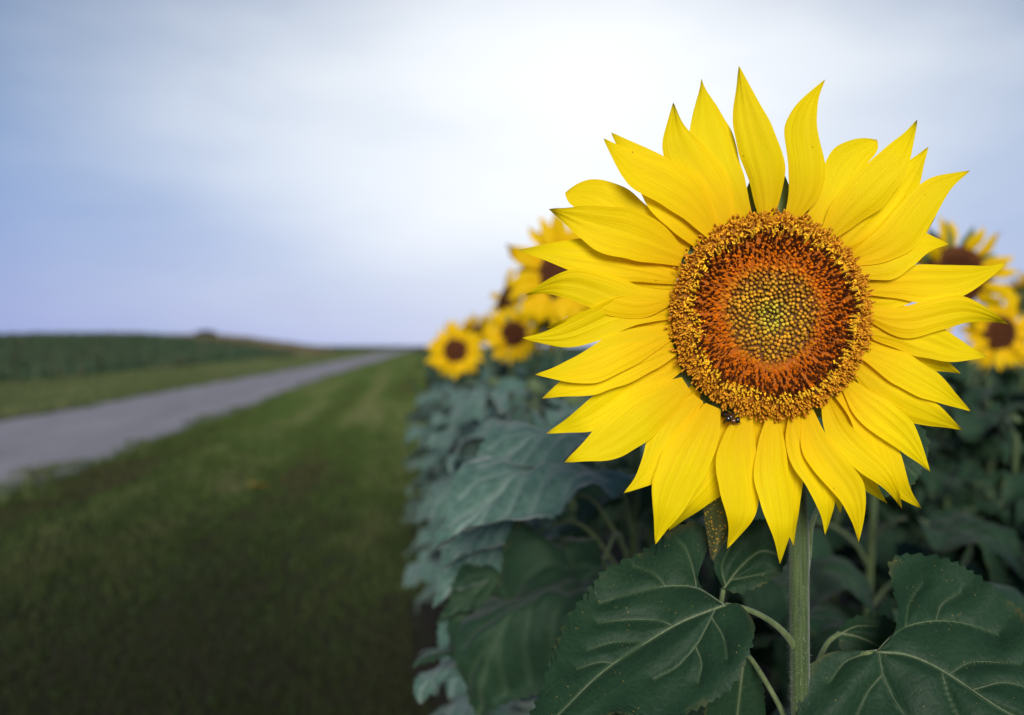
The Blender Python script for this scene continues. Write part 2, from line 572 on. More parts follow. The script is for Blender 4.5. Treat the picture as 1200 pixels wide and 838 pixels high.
PAL_NEAR = [(0.026, 0.022, 0.008), (0.024, 0.028, 0.007), (0.022, 0.036, 0.007), (0.032, 0.044, 0.010), (0.046, 0.046, 0.016)]
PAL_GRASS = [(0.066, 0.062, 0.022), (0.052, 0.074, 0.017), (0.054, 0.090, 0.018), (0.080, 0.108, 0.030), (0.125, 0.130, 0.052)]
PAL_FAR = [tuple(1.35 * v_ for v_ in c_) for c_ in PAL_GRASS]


def edge_tufts(n, xe, y0, y1, seed):
    """grass creeping over a road edge in uneven tongues"""
    v, f, c = blades(n, -1, 1, y0, y1, 0.03, 0.08, 0.012, PAL_GRASS, seed, ypow=1.8)
    b = v.reshape(-1, 5, 3)
    y = b[:, 0, 1]
    u = b[:, 0, 0].copy()
    x = xe + (value_noise(y * 1.3, y * 0 + 3, seed) - .5) * .5 + (value_noise(y * 5, y * 0 + 9, seed + 5) - .5) * .25 + u * np.abs(u) * .25
    b[:, :, 0] += (x - u)[:, None]
    b[:, :, 2] += 0.012
    return b.reshape(-1, 3), f, c


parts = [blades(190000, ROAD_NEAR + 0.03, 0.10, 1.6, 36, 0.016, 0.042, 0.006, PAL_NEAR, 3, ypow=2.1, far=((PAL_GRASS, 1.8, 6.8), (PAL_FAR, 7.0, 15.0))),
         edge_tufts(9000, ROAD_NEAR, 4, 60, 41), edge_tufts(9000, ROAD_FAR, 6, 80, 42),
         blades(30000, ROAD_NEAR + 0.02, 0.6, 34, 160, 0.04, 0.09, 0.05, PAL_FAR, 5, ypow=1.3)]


def join(parts):
    V, F, C, off = [], [], [], 0
    for v, f, c in parts:
        V.append(v)
        F.append(f + off)
        C.append(c)
        off += len(v)
    return np.vstack(V), np.vstack(F), np.vstack(C)


V, F, C = join(parts)
g1 = put('grass', mesh('grass', V, F, M_GRASS, colors=C, smooth=False))
tag(g1, 'short mown grass on the verge between the lane and the sunflower row', 'grass', kind='stuff')
PAL_GRASS2 = [(0.080, 0.088, 0.034), (0.095, 0.125, 0.042), (0.12, 0.15, 0.055), (0.16, 0.165, 0.075)]
parts = [blades(70000, FIELD_X - 0.5, ROAD_FAR - 0.02, 9, 50, 0.05, 0.12, 0.02, PAL_GRASS2, 6, ypow=1.4, zf=hill),
         blades(40000, FIELD_X - 0.5, ROAD_FAR - 0.02, 50, 260, 0.06, 0.14, 0.07, PAL_GRASS2, 7, ypow=1.4, zf=hill)]
V, F, C = join(parts)
g2 = put('grass', mesh('grass', V, F, M_GRASS, colors=C, smooth=False))
tag(g2, 'strip of green grass on the far side of the gravel lane', 'grass', kind='stuff')

# low dark crop beyond, and a pale dry stand on the rise
PAL_CROP = [(0.030, 0.050, 0.028), (0.040, 0.074, 0.038), (0.052, 0.092, 0.046), (0.085, 0.080, 0.040)]
parts = [blades(60000, -60, FIELD_X, 16, 90, 0.25, 0.55, 0.09, PAL_CROP, 8, zf=hill, lean=0.7),
         blades(60000, -150, FIELD_X - 2, 60, 230, 0.30, 0.60, 0.22, PAL_CROP, 9, zf=hill, lean=0.7)]
V, F, C = join(parts)
crop = put('crop_field', mesh('crop_field', V, F, M_GRASS, colors=C, smooth=False))
tag(crop, 'low dark green crop on the rise left of the lane', 'crop', kind='stuff')
PAL_SUNF = [(0.016, 0.042, 0.022), (0.024, 0.056, 0.030), (0.036, 0.074, 0.046), (0.050, 0.095, 0.066)]
parts = [blades(26000, 0.35, 16, 7.2, 30, 0.62, 0.95, 0.11, PAL_SUNF, 51, lean=0.6, ypow=1.5),
         blades(24000, 0.5, 90, 28, 160, 0.70, 1.0, 0.30, PAL_SUNF, 52, lean=0.6, ypow=1.4)]
V, F, C = join(parts)
mass = put('sunflower_foliage', mesh('sunflower_foliage', V, F, M_GRASS, colors=C, smooth=False))
tag(mass, 'far mass of green sunflower leaves running on behind the flower rows', 'foliage', kind='stuff')
PAL_DRY = [(0.10, 0.085, 0.045), (0.17, 0.135, 0.075), (0.22, 0.18, 0.11)]
V, F, C = blades(9000, -27, -12, 96, 122, 0.35, 0.7, 0.10, PAL_DRY, 10, zf=hill, lean=0.3)
dry = put('dry_grass', mesh('dry_grass', V, F, M_GRASS, colors=C, smooth=False))
tag(dry, 'pale dry grass along the skyline left of where the lane ends', 'dry grass', kind='stuff')

# a lone bush breaking the skyline
bp = U(243, 402, 118.0)
bpz = float(hill(bp[0], bp[1]))
bush = thing('bush', (bp[0], bp[1], bpz), 'small dark bush breaking the skyline beyond the crop field', 'bush')
V, F = tube([(0, 0, -0.05), (0.03, 0.02, 0.4), (0.0, 0.0, 0.9), (-.05, .02, 1.1)], [0.06, 0.045, 0.03, 0.015], 8)
put('trunk', mesh('trunk', V, F, M_SOIL), bush)
n = 1500
q = rng.normal(size=(n, 3))
q /= np.linalg.norm(q, axis=1)[:, None]
q *= (rng.random(n) ** 0.4)[:, None] * np.array([1.5, 1.0, 0.45])
q[:, 2] += 0.75
q[:, 0] += 0.25 * np.sin(q[:, 2] * 5)
ax1 = rng.normal(size=(n, 3)) * 0.07
ax2 = rng.normal(size=(n, 3)) * 0.07
V = np.stack([q - ax1, q + ax2, q + ax1, q - ax2], 1).reshape(-1, 3)
cc = np.repeat(np.array([[0.025, 0.045, 0.025]]) * (0.6 + 0.9 * rng.random((n, 1))), 4, axis=0)
put('crown', mesh('crown', V, np.arange(4 * n).reshape(-1, 4), M_GRASS, colors=cc, smooth=False), bush)


# ------------------------------------------------------------------ leaves
def seg_dist(P, line):
    d = np.full(len(P), 1e9)
    for a, b in zip(line[:-1], line[1:]):
        ab = b - a
        t = np.clip(((P - a) @ ab) / (ab @ ab + 1e-12), 0, 1)
        d = np.minimum(d, np.linalg.norm(P - (a + t[:, None] * ab), axis=1))
    return d


def leaf_grid(L, Mr, R, nl, nt, period, amp, seed):
    """sheet between the left margin, the midrib and the right margin (all start at the base, end at the tip)"""
    r = np.random.default_rng(seed)
    Ls, Ms, Rs = spline(L, nl), spline(Mr, nl), spline(R, nl)

    def serrate(S, sgn):
        T = np.gradient(S, axis=0)
        T /= np.linalg.norm(T, axis=1)[:, None] + 1e-9
        nrm = np.stack([-T[:, 1], T[:, 0]], 1) * sgn
        d = np.concatenate([[0], np.cumsum(np.linalg.norm(np.diff(S, axis=0), axis=1))])
        ph = d / period + 0.35 * np.sin(d / period * 0.9 + r.random() * 6)
        saw = (ph % 1.0)
        saw = np.where(saw < 0.70, saw / 0.70, (1 - saw) / 0.30)
        env = sm(0.08, 0.2, d / d[-1]) * (1 - sm(0.93, 1.0, d / d[-1]))
        big = 0.6 + 0.7 * r.random(400)[np.clip(ph.astype(int), 0, 399)]
        return nrm * (saw * amp * env * big)[:, None]
    # which side is outward: compare with the midrib
    def outward(S):
        T = np.gradient(S, axis=0)
        nrm = np.stack([-T[:, 1], T[:, 0]], 1)
        return 1.0 if ((S - Ms) * nrm).sum() > 0 else -1.0
    dl, dr = serrate(Ls, outward(Ls)), serrate(Rs, outward(Rs))
    t = np.linspace(0, 1, nt)
    left = Ms[:, None] + (Ls - Ms)[:, None] * t[None, :, None] + dl[:, None] * (t ** 5)[None, :, None]
    right = Ms[:, None] + (Rs - Ms)[:, None] * t[None, :, None] + dr[:, None] * (t ** 5)[None, :, None]
    G = np.concatenate([left[:, ::-1], right[:, 1:]], axis=1)
    tt = np.concatenate([-t[::-1], t[1:]])
    P = G.reshape(-1, 2)
    T = np.tile(tt, nl)
    S = np.repeat(np.linspace(0, 1, nl), 2 * nt - 1)
    return P, S, T, grid_faces(nl, 2 * nt - 1)


def strip_degenerate(V, F):
    return F


def hero_leaf(root, L, Mr, R, veins, depth, petiole, mat, vein_w=2.1, pucker=0.0042, seed=1, period=13.0, amp=5.0, nl=240, nt=44,
              wave=0.004, vr=0.0008, label=None):
    """leaf with its own distance, tilt and swelling between the veins; outline given along its margins"""
    P, S, T, F = leaf_grid(L, Mr, R, nl, nt, period, amp, seed)
    vlines = [spline(v, 24) for v in veins]
    vd = np.full(len(P), 1e9)
    va = np.zeros(len(P))
    for i, v in enumerate(vlines):
        d = seg_dist(P, v)
        w = vein_w * (1.0 if i == 0 else 0.62)
        va = np.maximum(va, (1 - sm(w * 0.5, w * 1.6, d)) * (1.0 if i == 0 else 0.8))
        vd = np.minimum(vd, d)

    def wav(p):
        return wave * (np.sin(p[:, 0] / 31.0 + seed) * np.cos(p[:, 1] / 24.0 + 2 * seed) + 0.6 * np.sin(p[:, 0] / 13.0 + p[:, 1] / 17.0))
    dep = depth(P[:, 0], P[:, 1]) - pucker * (1 - np.exp(-vd / 9.0)) + wav(P) * np.clip(np.abs(T), 0.15, 1)
    W = U_arr(P, dep)
    base = W[np.argmin(np.abs(T) + S * 10)]
    rl = np.array(root.location)
    o = put('leaf', mesh('leaf', W - base, F, mat, attrs={'vein': va, 's': S, 't': T}), root, base - rl)
    if label:
        o['label'] = label
    for i, v in enumerate(vlines):
        d = depth(v[:, 0], v[:, 1]) - 0.0007 + wav(v) * 0.35
        path = U_arr(v, d) - base
        r0 = vr * (1.0 if i == 0 else 0.62)
        VV, FF = tube(path, [r0, r0 * 0.7, r0 * 0.4, r0 * 0.05], 6)
        put('vein', mesh('vein', VV, FF, M_VEIN if i in (0, 1) else M_VEIN_FINE), o)
    if petiole:
        path = spline(np.array([U(*q) for q in petiole]), 26) - base
        VV, FF = tube(path, [0.0017, 0.0019, 0.0030], 10)
        put('petiole', mesh('petiole', VV, FF, M_PETIOLE), o)
    return o


def U_arr(P, d):
    P = np.asarray(P, float)
    d = np.asarray(d, float)[:, None]
    return CAM + d * (FWD[None] + RIGHT[None] * ((P[:, :1] - 600.0) / FPX) - UPV[None] * ((P[:, 1:2] - 419.0) / FPX))


LEAF_L = [(0, 0), (-.05, .07), (-.085, .19), (-.02, .32), (.13, .415), (.30, .425), (.48, .36), (.66, .25), (.83, .115), (1, 0)]
LEAF_R = [(x, -y) for x, y in LEAF_L]
LEAF_M = [(0, 0), (.3, .0), (.65, .0), (1, 0)]
LEAF_V = [LEAF_M,
          [(0.02, 0), (.14, .13), (.27, .25), (.42, .33)], [(0.02, 0), (.14, -.13), (.27, -.25), (.42, -.33)],
          [(.10, .09), (.06, .2), (.04, .3)], [(.10, -.09), (.06, -.2), (.04, -.3)],
          [(.22, 0), (.36, .12), (.55, .22)], [(.26, 0), (.40, -.12), (.58, -.21)],
          [(.42, 0), (.54, .09), (.70, .155)], [(.46, 0), (.58, -.09), (.73, -.14)],
          [(.62, 0), (.71, .05), (.82, .08)], [(.65, 0), (.74, -.05), (.84, -.075)]]


def leaf_template(name, droop, fold, wave, seed, mat, width=1.0, nl=96, nt=26, curl=0.0):
    P, S, T, F = leaf_grid(LEAF_L, LEAF_M, LEAF_R, nl, nt, 0.06, 0.022, seed)
    vd = np.full(len(P), 1e9)
    va = np.zeros(len(P))
    for i, v in enumerate(LEAF_V):
        d = seg_dist(P, spline(v, 10))
        va = np.maximum(va, (1 - sm(0.004, 0.022, d)) * (0.9 if i == 0 else 0.55))
        vd = np.minimum(vd, d)
    x, y = P[:, 0], P[:, 1] * width
    z = 0.030 * (1 - np.exp(-vd / 0.045)) + fold * np.abs(y) + wave * np.abs(y) * np.sin(x * 13 + seed * 1.7 + np.sign(y) * 1.1)
    z += wave * 0.35 * np.sin(x * 7 + y * 9 + seed) - curl * y ** 2 + 0.012 * np.sin(x * 31 + y * 17 + seed) * np.sin(y * 27 - x * 9)
    z += wave * 0.5 * y ** 2 * np.sin(x * 23 + seed + np.sign(y)) * 3
    # bend the blade downward along its length
    th = droop * np.clip(x, 0, 1)
    bx = np.where(x > 0, np.sin(th) / max(droop, 1e-4), x)
    bz = np.where(x > 0, -(1 - np.cos(th)) / max(droop, 1e-4), 0)
    V = np.stack([bx + z * np.sin(th), y, bz + z * np.cos(th)], 1)
    return mesh(name, V, F, mat, attrs={'vein': va, 's': S, 't': T})


LEAF_SHAPES = [(0.9, -0.18, 0.22, 1.0, .3), (1.3, 0.15, 0.24, 0.92, .6), (0.6, -0.05, 0.26, 1.0, .9), (1.6, -0.28, 0.20, 0.88, .3), (0.85, 0.10, 0.16, 0.78, .1)]
TEMPL_SHADED = [leaf_template('leaf', dr, fo, wa, i + 1, M_LEAF_BG, wd, curl=cu) for i, (dr, fo, wa, wd, cu) in enumerate(LEAF_SHAPES)]
TEMPL_SKYLIT = [leaf_template('leaf', dr, fo, wa, i + 1, M_LEAF_SKYLIT, wd, curl=cu) for i, (dr, fo, wa, wd, cu) in enumerate(LEAF_SHAPES)]
TEMPL = TEMPL_SHADED
PET_END = np.array([-0.42, 0.0, -0.20])
VV, FF = tube(spline([(0, 0, 0), (-.12, 0, 0.012), (-.28, 0, -.05), PET_END], 12), [0.012, 0.013, 0.018], 8)
PET_T = mesh('petiole', VV, FF, M_PETIOLE_DIM)


def frame(xaxis, up):
    x = Vector(xaxis).normalized()
    z = Vector(up)
    z = (z - x * z.dot(x)).normalized()
    y = z.cross(x)
    return Matrix((x, y, z)).transposed()


def add_leaf(root, stem_pt, az, pitch, roll, size, ti):
    """leaf on the shared petiole, hung from the stem at stem_pt (world)"""
    Rm = Matrix.Rotation(az, 3, 'Z') @ Matrix.Rotation(-pitch, 3, 'Y') @ Matrix.Rotation(roll, 3, 'X')
    pos = Vector(stem_pt) - (Rm @ Vector(PET_END)) * size
    m4 = Matrix.Translation(pos - root.location) @ Rm.to_4x4() @ Matrix.Scale(size, 4)
    o = put('leaf', TEMPL[ti % len(TEMPL)], root, mat4=m4)
    put('petiole', PET_T, o)
    return o


def add_leaf_between(root, base, tip, up, ti, stem_pt=None, width=1.0, up_mid=0.05):
    """leaf whose base and tip are given in the world; own petiole down to the stem"""
    base, tip = Vector(base), Vector(tip)
    d = tip - base
    me = TEMPL[ti % len(TEMPL)]
    tl = Vector(me['tip']) if 'tip' in me else None
    # tip of the bent template in its own frame
    dr = [0.9, 1.3, 0.6, 1.6, .85][ti % len(TEMPL)]
    tv = Vector((math.sin(dr) / dr, 0, -(1 - math.cos(dr)) / dr))
    size = d.length / tv.length
    F0 = frame(tv, (0, 0, 1))
    F1 = frame(d, up)
    Rm = F1 @ F0.inverted()
    S = Matrix.Diagonal((size, size * width, size, 1))
    m4 = Matrix.Translation(base - root.location) @ Rm.to_4x4() @ S
    o = put('leaf', me, root, mat4=m4)
    if stem_pt is not None:
        sp = Vector(stem_pt)
        mid = (base + sp) / 2 + Vector((0, 0, up_mid))
        inv = (Rm.to_4x4() @ S).inverted()
        path = spline([tuple(base - base), tuple(mid - base), tuple(sp - base)], 14)
        VV, FF = tube(path, [0.0022, 0.0026, 0.0035], 8)
        VV = np.array([inv @ Vector(v) for v in VV])
        put('petiole', mesh('petiole', VV, FF, M_PETIOLE), o)
    return o


# ------------------------------------------------------------------ flower heads
def petal_sheet(base, tip, width, z0, a, arch, cup, tilt, bend, peak, seed, conv, ns=40, nt=19, ragged=False, roundtip=False, wavy=1.0):
    r = np.random.default_rng(seed)
    base, tip = np.asarray(base, float), np.asarray(tip, float)
    d = tip - base
    L = np.linalg.norm(d)
    nrm = np.array([-d[1], d[0]]) / L
    s = np.linspace(0, 1, ns) ** 0.95
    t = np.linspace(-1, 1, nt)
    xs = np.array([0, .06, .16, .30, peak, .62, .76, .87, .94, .98, 1.0])
    fs = np.array([.34, .47, .70, .92, 1.0, .88, .60, .31, .15, .07, .0])
    if roundtip:
        fs = np.array([.34, .46, .68, .90, 1.0, .97, .88, .70, .48, .26, .0])
    w = np.interp(s, xs, fs)
    k = np.array([.25, .5, .25])
    for _ in range(2):
        w[1:-1] = np.convolve(w, k, 'valid')
    S, T = np.meshgrid(s, t, indexing='ij')
    # the centre line bows sideways, with a small s-curve at the end
    side = bend * L * np.sin(math.pi * S) + (r.random() - .5) * 0.12 * L * np.sin(2 * math.pi * S)
    ph1, ph2 = r.random(2) * 6
    we = w[:, None] * width / 2
    ew = 1 + wavy * 0.05 * np.sin(S * 9 + ph1 + T * 1.5) + wavy * 0.025 * np.sin(S * 21 + ph2 + T)
    if ragged:
        n1 = np.interp(s, np.linspace(0, 1, 30), r.random(30))
        ew = ew * (1 - 0.5 * sm(0.8, 0.95, S) * n1[:, None])
    P = base[None, None] + S[..., None] * d + (side + T * we * ew)[..., None] * nrm
    Lm = L * 0.001 * FOCUS
    prof = a * S * Lm + arch * Lm * np.sin(math.pi * S * 0.92) - 0.10 * Lm * sm(0.72, 1.0, S) * r.uniform(-.4, 1.2)
    ridge = 0.00026 * np.cos(T * math.pi * 3.4 + ph1 * 0.3) * (1 - T ** 4) * sm(0, .15, S) * (1 - sm(.8, 1, S))
    ridge += 0.0006 * -np.exp(-(T / 0.13) ** 2) * (1 - sm(.6, .95, S)) * sm(0.02, .2, S)
    twist = tilt * T * (0.35 + S) + 0.0022 * np.sin(S * 4 + ph2) * T * S
    z = z0 + prof + cup * (T ** 2) * w[:, None] + ridge + twist + 0.0012 * np.sin(S * 7 + ph1) * np.abs(T) * wavy
    V = conv(P.reshape(-1, 2), z.ravel())
    return V, grid_faces(ns, nt), S.ravel(), T.ravel()


HC = np.array([901.0, 370.0])
RX, RY = 119.0, 122.0
SC = 0.001 * FOCUS


def head_conv(P, z):
    """outline point + height above the head plane -> head's own coordinates (x right, y up, z outward)"""
    dd = FOCUS - z
    x = (P[:, 0] - 600.0) / FPX * dd - (HC[0] - 600.0) / FPX * FOCUS
    y = -((P[:, 1] - 419.0) / FPX * dd - (HC[1] - 419.0) / FPX * FOCUS)
    return np.stack([x, y, z], 1)


# tip x, tip y, base x, base y, width, layer (0 front), sideways bow, widest place
PETALS = [
    (866, 77, 899, 258, 50, 0, 0.03, .45), (967, 93, 927, 258, 47, 0, -0.03, .42), (1075, 140, 968, 278, 50, 0, 0.04, .38),
    (1028, 164, 951, 268, 46, 1, -0.08, .50), (1088, 172, 984, 292, 50, 1, 0.05, .45), (1137, 200, 997, 305, 48, 0, 0.02, .40),
    (1112, 286, 1004, 318, 46, 0, -0.06, .45), (1180, 308, 1012, 338, 46, 1, 0.05, .38), (1182, 380, 1014, 366, 42, 0, -0.02, .38),
    (1158, 418, 1014, 388, 44, 1, -0.03, .42), (1126, 438, 1012, 398, 34, 2, 0.0, .50), (1138, 482, 1006, 410, 40, 0, -0.03, .36),
    (1128, 504, 1000, 428, 44, 1, 0.04, .40), (1090, 553, 990, 448, 42, 0, -0.03, .38), (1080, 596, 984, 460, 46, 1, -0.01, .45),
    (1057, 596, 968, 466, 36, 0, 0.03, .34), (1006, 636, 946, 482, 42, 0, -0.04, .42), (967, 627, 930, 486, 37, 0, -0.04, .45),
    (985, 602, 940, 482, 36, 2, 0.02, .5),
    (914, 661, 906, 488, 43, 0, 0.01, .45), (852, 643, 874, 486, 52, 0, -0.02, .48), (768, 638, 836, 476, 58, 0, 0.03, .42),
    (784, 622, 858, 484, 54, 2, -0.06, .55), (731, 578, 818, 466, 44, 0, -0.02, .52), (757, 566, 826, 474, 30, 2, 0.0, .5),
    (661, 542, 804, 450, 58, 0, -0.03, .40), (640, 508, 796, 428, 46, 1, -0.02, .45), (635, 467, 790, 408, 48, 0, 0.02, .42),
    (627, 439, 788, 388, 46, 0, -0.05, .42), (612, 396, 786, 368, 42, 1, 0.02, .45), (616, 346, 788, 348, 48, 0, 0.03, .45),
    (607, 293, 794, 326, 47, 1, 0.04, .45), (643, 245, 800, 302, 60, 0, 0.02, .46), (662, 226, 808, 292, 56, 2, 0.02, .55),
    (707, 162, 836, 272, 54, 0, 0.04, .50), (716, 155, 820, 284, 54, 1, 0.04, .45), (789, 120, 851, 262, 56, 0, -0.06, .48),
    (822, 92, 872, 258, 58, 1, -0.07, .46),
    # hardly showing, in the back rank
    (880, 600, 890, 484, 34, 2, 0.02, .45), (1098, 250, 1000, 300, 40, 2, 0.0, .45), (690, 300, 798, 318, 44, 2, 0.0, .45),
    (700, 450, 794, 420, 40, 2, 0.0, .45), (1085, 470, 1008, 420, 40, 2, 0.0, .45), (930, 640, 920, 486, 34, 2, 0.01, .5),
    (1040, 590, 966, 466, 36, 2, 0.0, .5), (652, 322, 800, 338, 40, 2, 0.02, .45), (640, 384, 796, 378, 38, 2, 0.0, .45),
    (1128, 322, 1006, 350, 36, 2, 0.0, .45), (1120, 372, 1010, 378, 34, 2, 0.0, .45), (800, 214, 850, 276, 36, 2, 0.0, .45), (760, 520, 816, 456, 40, 2, 0.0, .45),
]
ROUND_TIP = {3, 33}


def floret_cloud(n, Rm, seed, prof, detail=True):
    """Fermat spiral of florets, returned as three sets: buds, ring of dark anthers, ring of open florets"""
    r = np.random.default_rng(seed)
    golden = math.pi * (3 - math.sqrt(5))
    sets = {'bud': ([], [], []), 'anther': ([], [], []), 'open': ([], [], [])}

    def add(key, V, F, C):
        vs, fs, cs = sets[key]
        off = sum(len(v) for v in vs)
        vs.append(V)
        fs.extend([tuple(i + off for i in f) for f in F])
        cs.append(C)

    def lathe(origin, axis, rad, hs, nseg, twist=0.0):
        """little spindle: rad/hs lists"""
        ax = axis / np.linalg.norm(axis)
        a = np.cross(ax, [0.2, 0.9, 0.3])
        a /= np.linalg.norm(a)
        b = np.cross(ax, a)
        V, F = [], []
        for ri, hi in zip(rad, hs):
            for j in range(nseg):
                th = 2 * math.pi * j / nseg + twist
                V.append(origin + ax * hi + (a * math.cos(th) + b * math.sin(th)) * ri)
        m = len(rad)
        for i in range(m - 1):
            for j in range(nseg):
                k = (j + 1) % nseg
                F.append((i * nseg + j, i * nseg + k, (i + 1) * nseg + k, (i + 1) * nseg + j))
        F.append(tuple((m - 1) * nseg + j for j in range(nseg)))
        return np.array(V), F

    for i in range(n):
        q = math.sqrt((i + 0.5) / n)
        th = i * golden + r.normal() * 0.022
        q += r.normal() * 0.006
        rr = q * Rm
        c, s_ = math.cos(th), math.sin(th)
        rad_dir = np.array([c, s_, 0.0])
        z = prof(q)
        slope = (prof(min(q + .02, 1)) - prof(max(q - .02, 0))) / (0.04 * Rm)
        nrm = np.array([-slope * c, -slope * s_, 1.0])
        nrm /= np.linalg.norm(nrm)
        o = np.array([rr * c, rr * s_ * RY / RX, z])
        j = 0.85 + 0.3 * r.random()
        jit = r.normal(size=3) * 0.06
        tan = np.array([-s_, c, 0.0])
        edge_in = 0.455 + 0.02 * math.sin(3 * th) + 0.012 * math.sin(7 * th)
        edge_out = 0.79 + 0.018 * math.sin(5 * th + 1) + 0.014 * math.sin(11 * th) - (0.02 if s_ < 0 else 0)
        if q < edge_in:
            u = q / edge_in
            ax = nrm - rad_dir * 0.35 * u + jit
            ax /= np.linalg.norm(ax)
            sz = (0.55 + 0.45 * sm(0, .3, u)) * j
            R0 = 0.00134 * sz
            h = 0.0025 if u > .25 else 0.0034
            h *= 0.75 + .5 * r.random()
            ax = ax + r.normal(size=3) * .16
            ax /= np.linalg.norm(ax)
            V, F = lathe(o, ax, [R0 * .85, R0, R0 * .9, R0 * .5, R0 * .12], [0, h * .35, h * .62, h * .9, h * 1.1], 5, r.random() * 6)
            g = np.array([0.78, 0.66, 0.06])
            oc = np.array([0.70, 0.36, 0.024])
            br = np.array([0.46, 0.17, 0.012])
            cc = g * (1 - sm(.1, .55, u)) + oc * sm(.1, .55, u)
            cc = cc * (1 - .6 * sm(.7, 1, u)) + br * .6 * sm(.7, 1, u)
            cc = cc * (0.62 + 0.6 * r.random()) * np.array([1, r.uniform(.85, 1.1), 1])
            C = np.repeat(cc[None], len(V), 0)
            C[:5] *= np.array([.45, .42, .35])
            C[5:10] *= np.array([.75, .7, .6])
            C[-5:] = C[-5:] * 1.2 + np.array([.05, .04, .01])
            add('bud', V, F, C)
        elif q < edge_out:
            u = (q - edge_in) / (edge_out - edge_in)
            ax = nrm + rad_dir * (-0.45 + 0.45 * u) + jit
            ax /= np.linalg.norm(ax)
            R0 = 0.00146 * j
            h = 0.0030
            # orange corolla, pinched to a point
            V, F = lathe(o, ax, [R0 * .95, R0 * .92, R0 * .62, R0 * .16], [-.0005, h * .40, h * .70, h * 1.15], 6, r.random() * 6)
            co = np.array([0.70, 0.170, 0.005]) * (0.65 + .5 * r.random())
            if u < .2:
                co = co * .5 + np.array([.70, .30, .02]) * .5
            C = np.repeat(co[None], len(V), 0)
            C[:6] *= .8
            C[18:] = C[18:] * 1.2 + np.array([.06, .04, 0])
            add('anther', V, F, C)
            # dark anther tube leaning outward beside it
            if u > .10 or r.random() < .3:
                ax2 = nrm + rad_dir * (0.75 + .45 * r.random()) + jit
                ax2 /= np.linalg.norm(ax2)
                hh = h * (1.1 + 0.8 * u)
                rd = R0 * (0.44 + 0.14 * r.random()) * (.65 + .5 * sm(.1, .6, u))
                V, F = lathe(o + rad_dir * R0 * .55 + tan * R0 * .35 * r.normal(), ax2, [rd * .8, rd, rd * .95, rd * .45], [h * .2, hh * .6, hh * 1.0, hh * 1.2], 6)
                cd = np.array([0.075, 0.018, 0.004]) * (0.6 + .8 * r.random())
                if u > .84 and r.random() < .5:
                    cd = np.array([0.75, 0.42, 0.02])
                add('anther', V, F, np.repeat(cd[None], len(V), 0))
        else:
            u = (q - edge_out) / (1.0 - edge_out)
            R0 = 0.00088 * j
            lo = np.array([0.46, 0.15, 0.009])
            hi = np.array([0.95, 0.54, 0.02]) * (1 - sm(.05, .5, u)) + np.array([0.66, 0.29, 0.014]) * sm(.05, .5, u)
            for extra in range(4):          # a shorter neighbour fills the gap
                lean = 0.05 + 0.4 * u
                ax = nrm + rad_dir * lean * 0.5 + jit * 2.5 + r.normal(size=3) * .12
                ax /= np.linalg.norm(ax)
                oo = o + (tan * r.normal() + rad_dir * r.normal()) * .0016 * min(extra, 1)
                h = (0.0040 - 0.0010 * u) * (0.7 + .5 * r.random()) * (1 - .12 * extra)
                V, F = lathe(oo, ax, [R0 * .9, R0 * .8, R0 * .75, R0 * .45], [-.001, h * .4, h * .8, h], 5)
                br = 0.75 + .6 * r.random()
                C = np.vstack([np.repeat((lo * k_)[None], 5, 0) for k_ in (.7, 1.0)] + [np.repeat((hi * br)[None], 5, 0)] * 2)
                add('open', V, F, C)
            o = oo
            # two curling stigma lobes
            tipo = o + ax * h
            perp = np.cross(ax, r.normal(size=3))
            perp /= np.linalg.norm(perp)
            for sg in (-1, 1):
                p1 = tipo + ax * .0004
                p2 = tipo + ax * .0007 + perp * sg * .0007
                p3 = tipo + ax * .0003 + perp * sg * .0011
                wv = np.cross(perp, ax) * R0 * .55
                up = ax * R0 * .5
                V = np.array([p1 - wv, p1 + wv, p2 - wv * .9, p2 + wv * .9, p3 - wv * .4, p3 + wv * .4, p1 - up, p2 - up - perp * sg * .0002])
                F = [(0, 1, 3, 2), (2, 3, 5, 4), (0, 6, 7, 2), (6, 1, 3, 7), (2, 7, 4), (7, 3, 5)]
                C = np.repeat((hi * br * 1.15)[None], len(V), 0)
                add('open', V, F, C)
    return {k: (np.vstack(v), f, np.vstack(c)) for k, (v, f, c) in sets.items()}


def disc_prof(q):
    return float(np.interp(q, [0, .12, .3, .42, .55, .75, .88, .96, 1.0],
                           [.0030, .0042, .0062, .0064, .0074, .0092, .0080, .0050, .0015]))


def revolve(prof, nseg, sy=1.0, cap_first=True):
    """prof: list of (r, z)"""
    V, F = [], []
    for (r_, z_) in prof:
        for j in range(nseg):
            a = 2 * math.pi * j / nseg
            V.append((r_ * math.cos(a), r_ * sy * math.sin(a), z_))
    m = len(prof)
    for i in range(m - 1):
        for j in range(nseg):
            k = (j + 1) % nseg
            F.append((i * nseg + j, i * nseg + k, (i + 1) * nseg + k, (i + 1) * nseg + j))
    if cap_first:
        F.append(tuple(range(nseg))[::-1])
    F.append(tuple((m - 1) * nseg + j for j in range(nseg)))
    return V, F


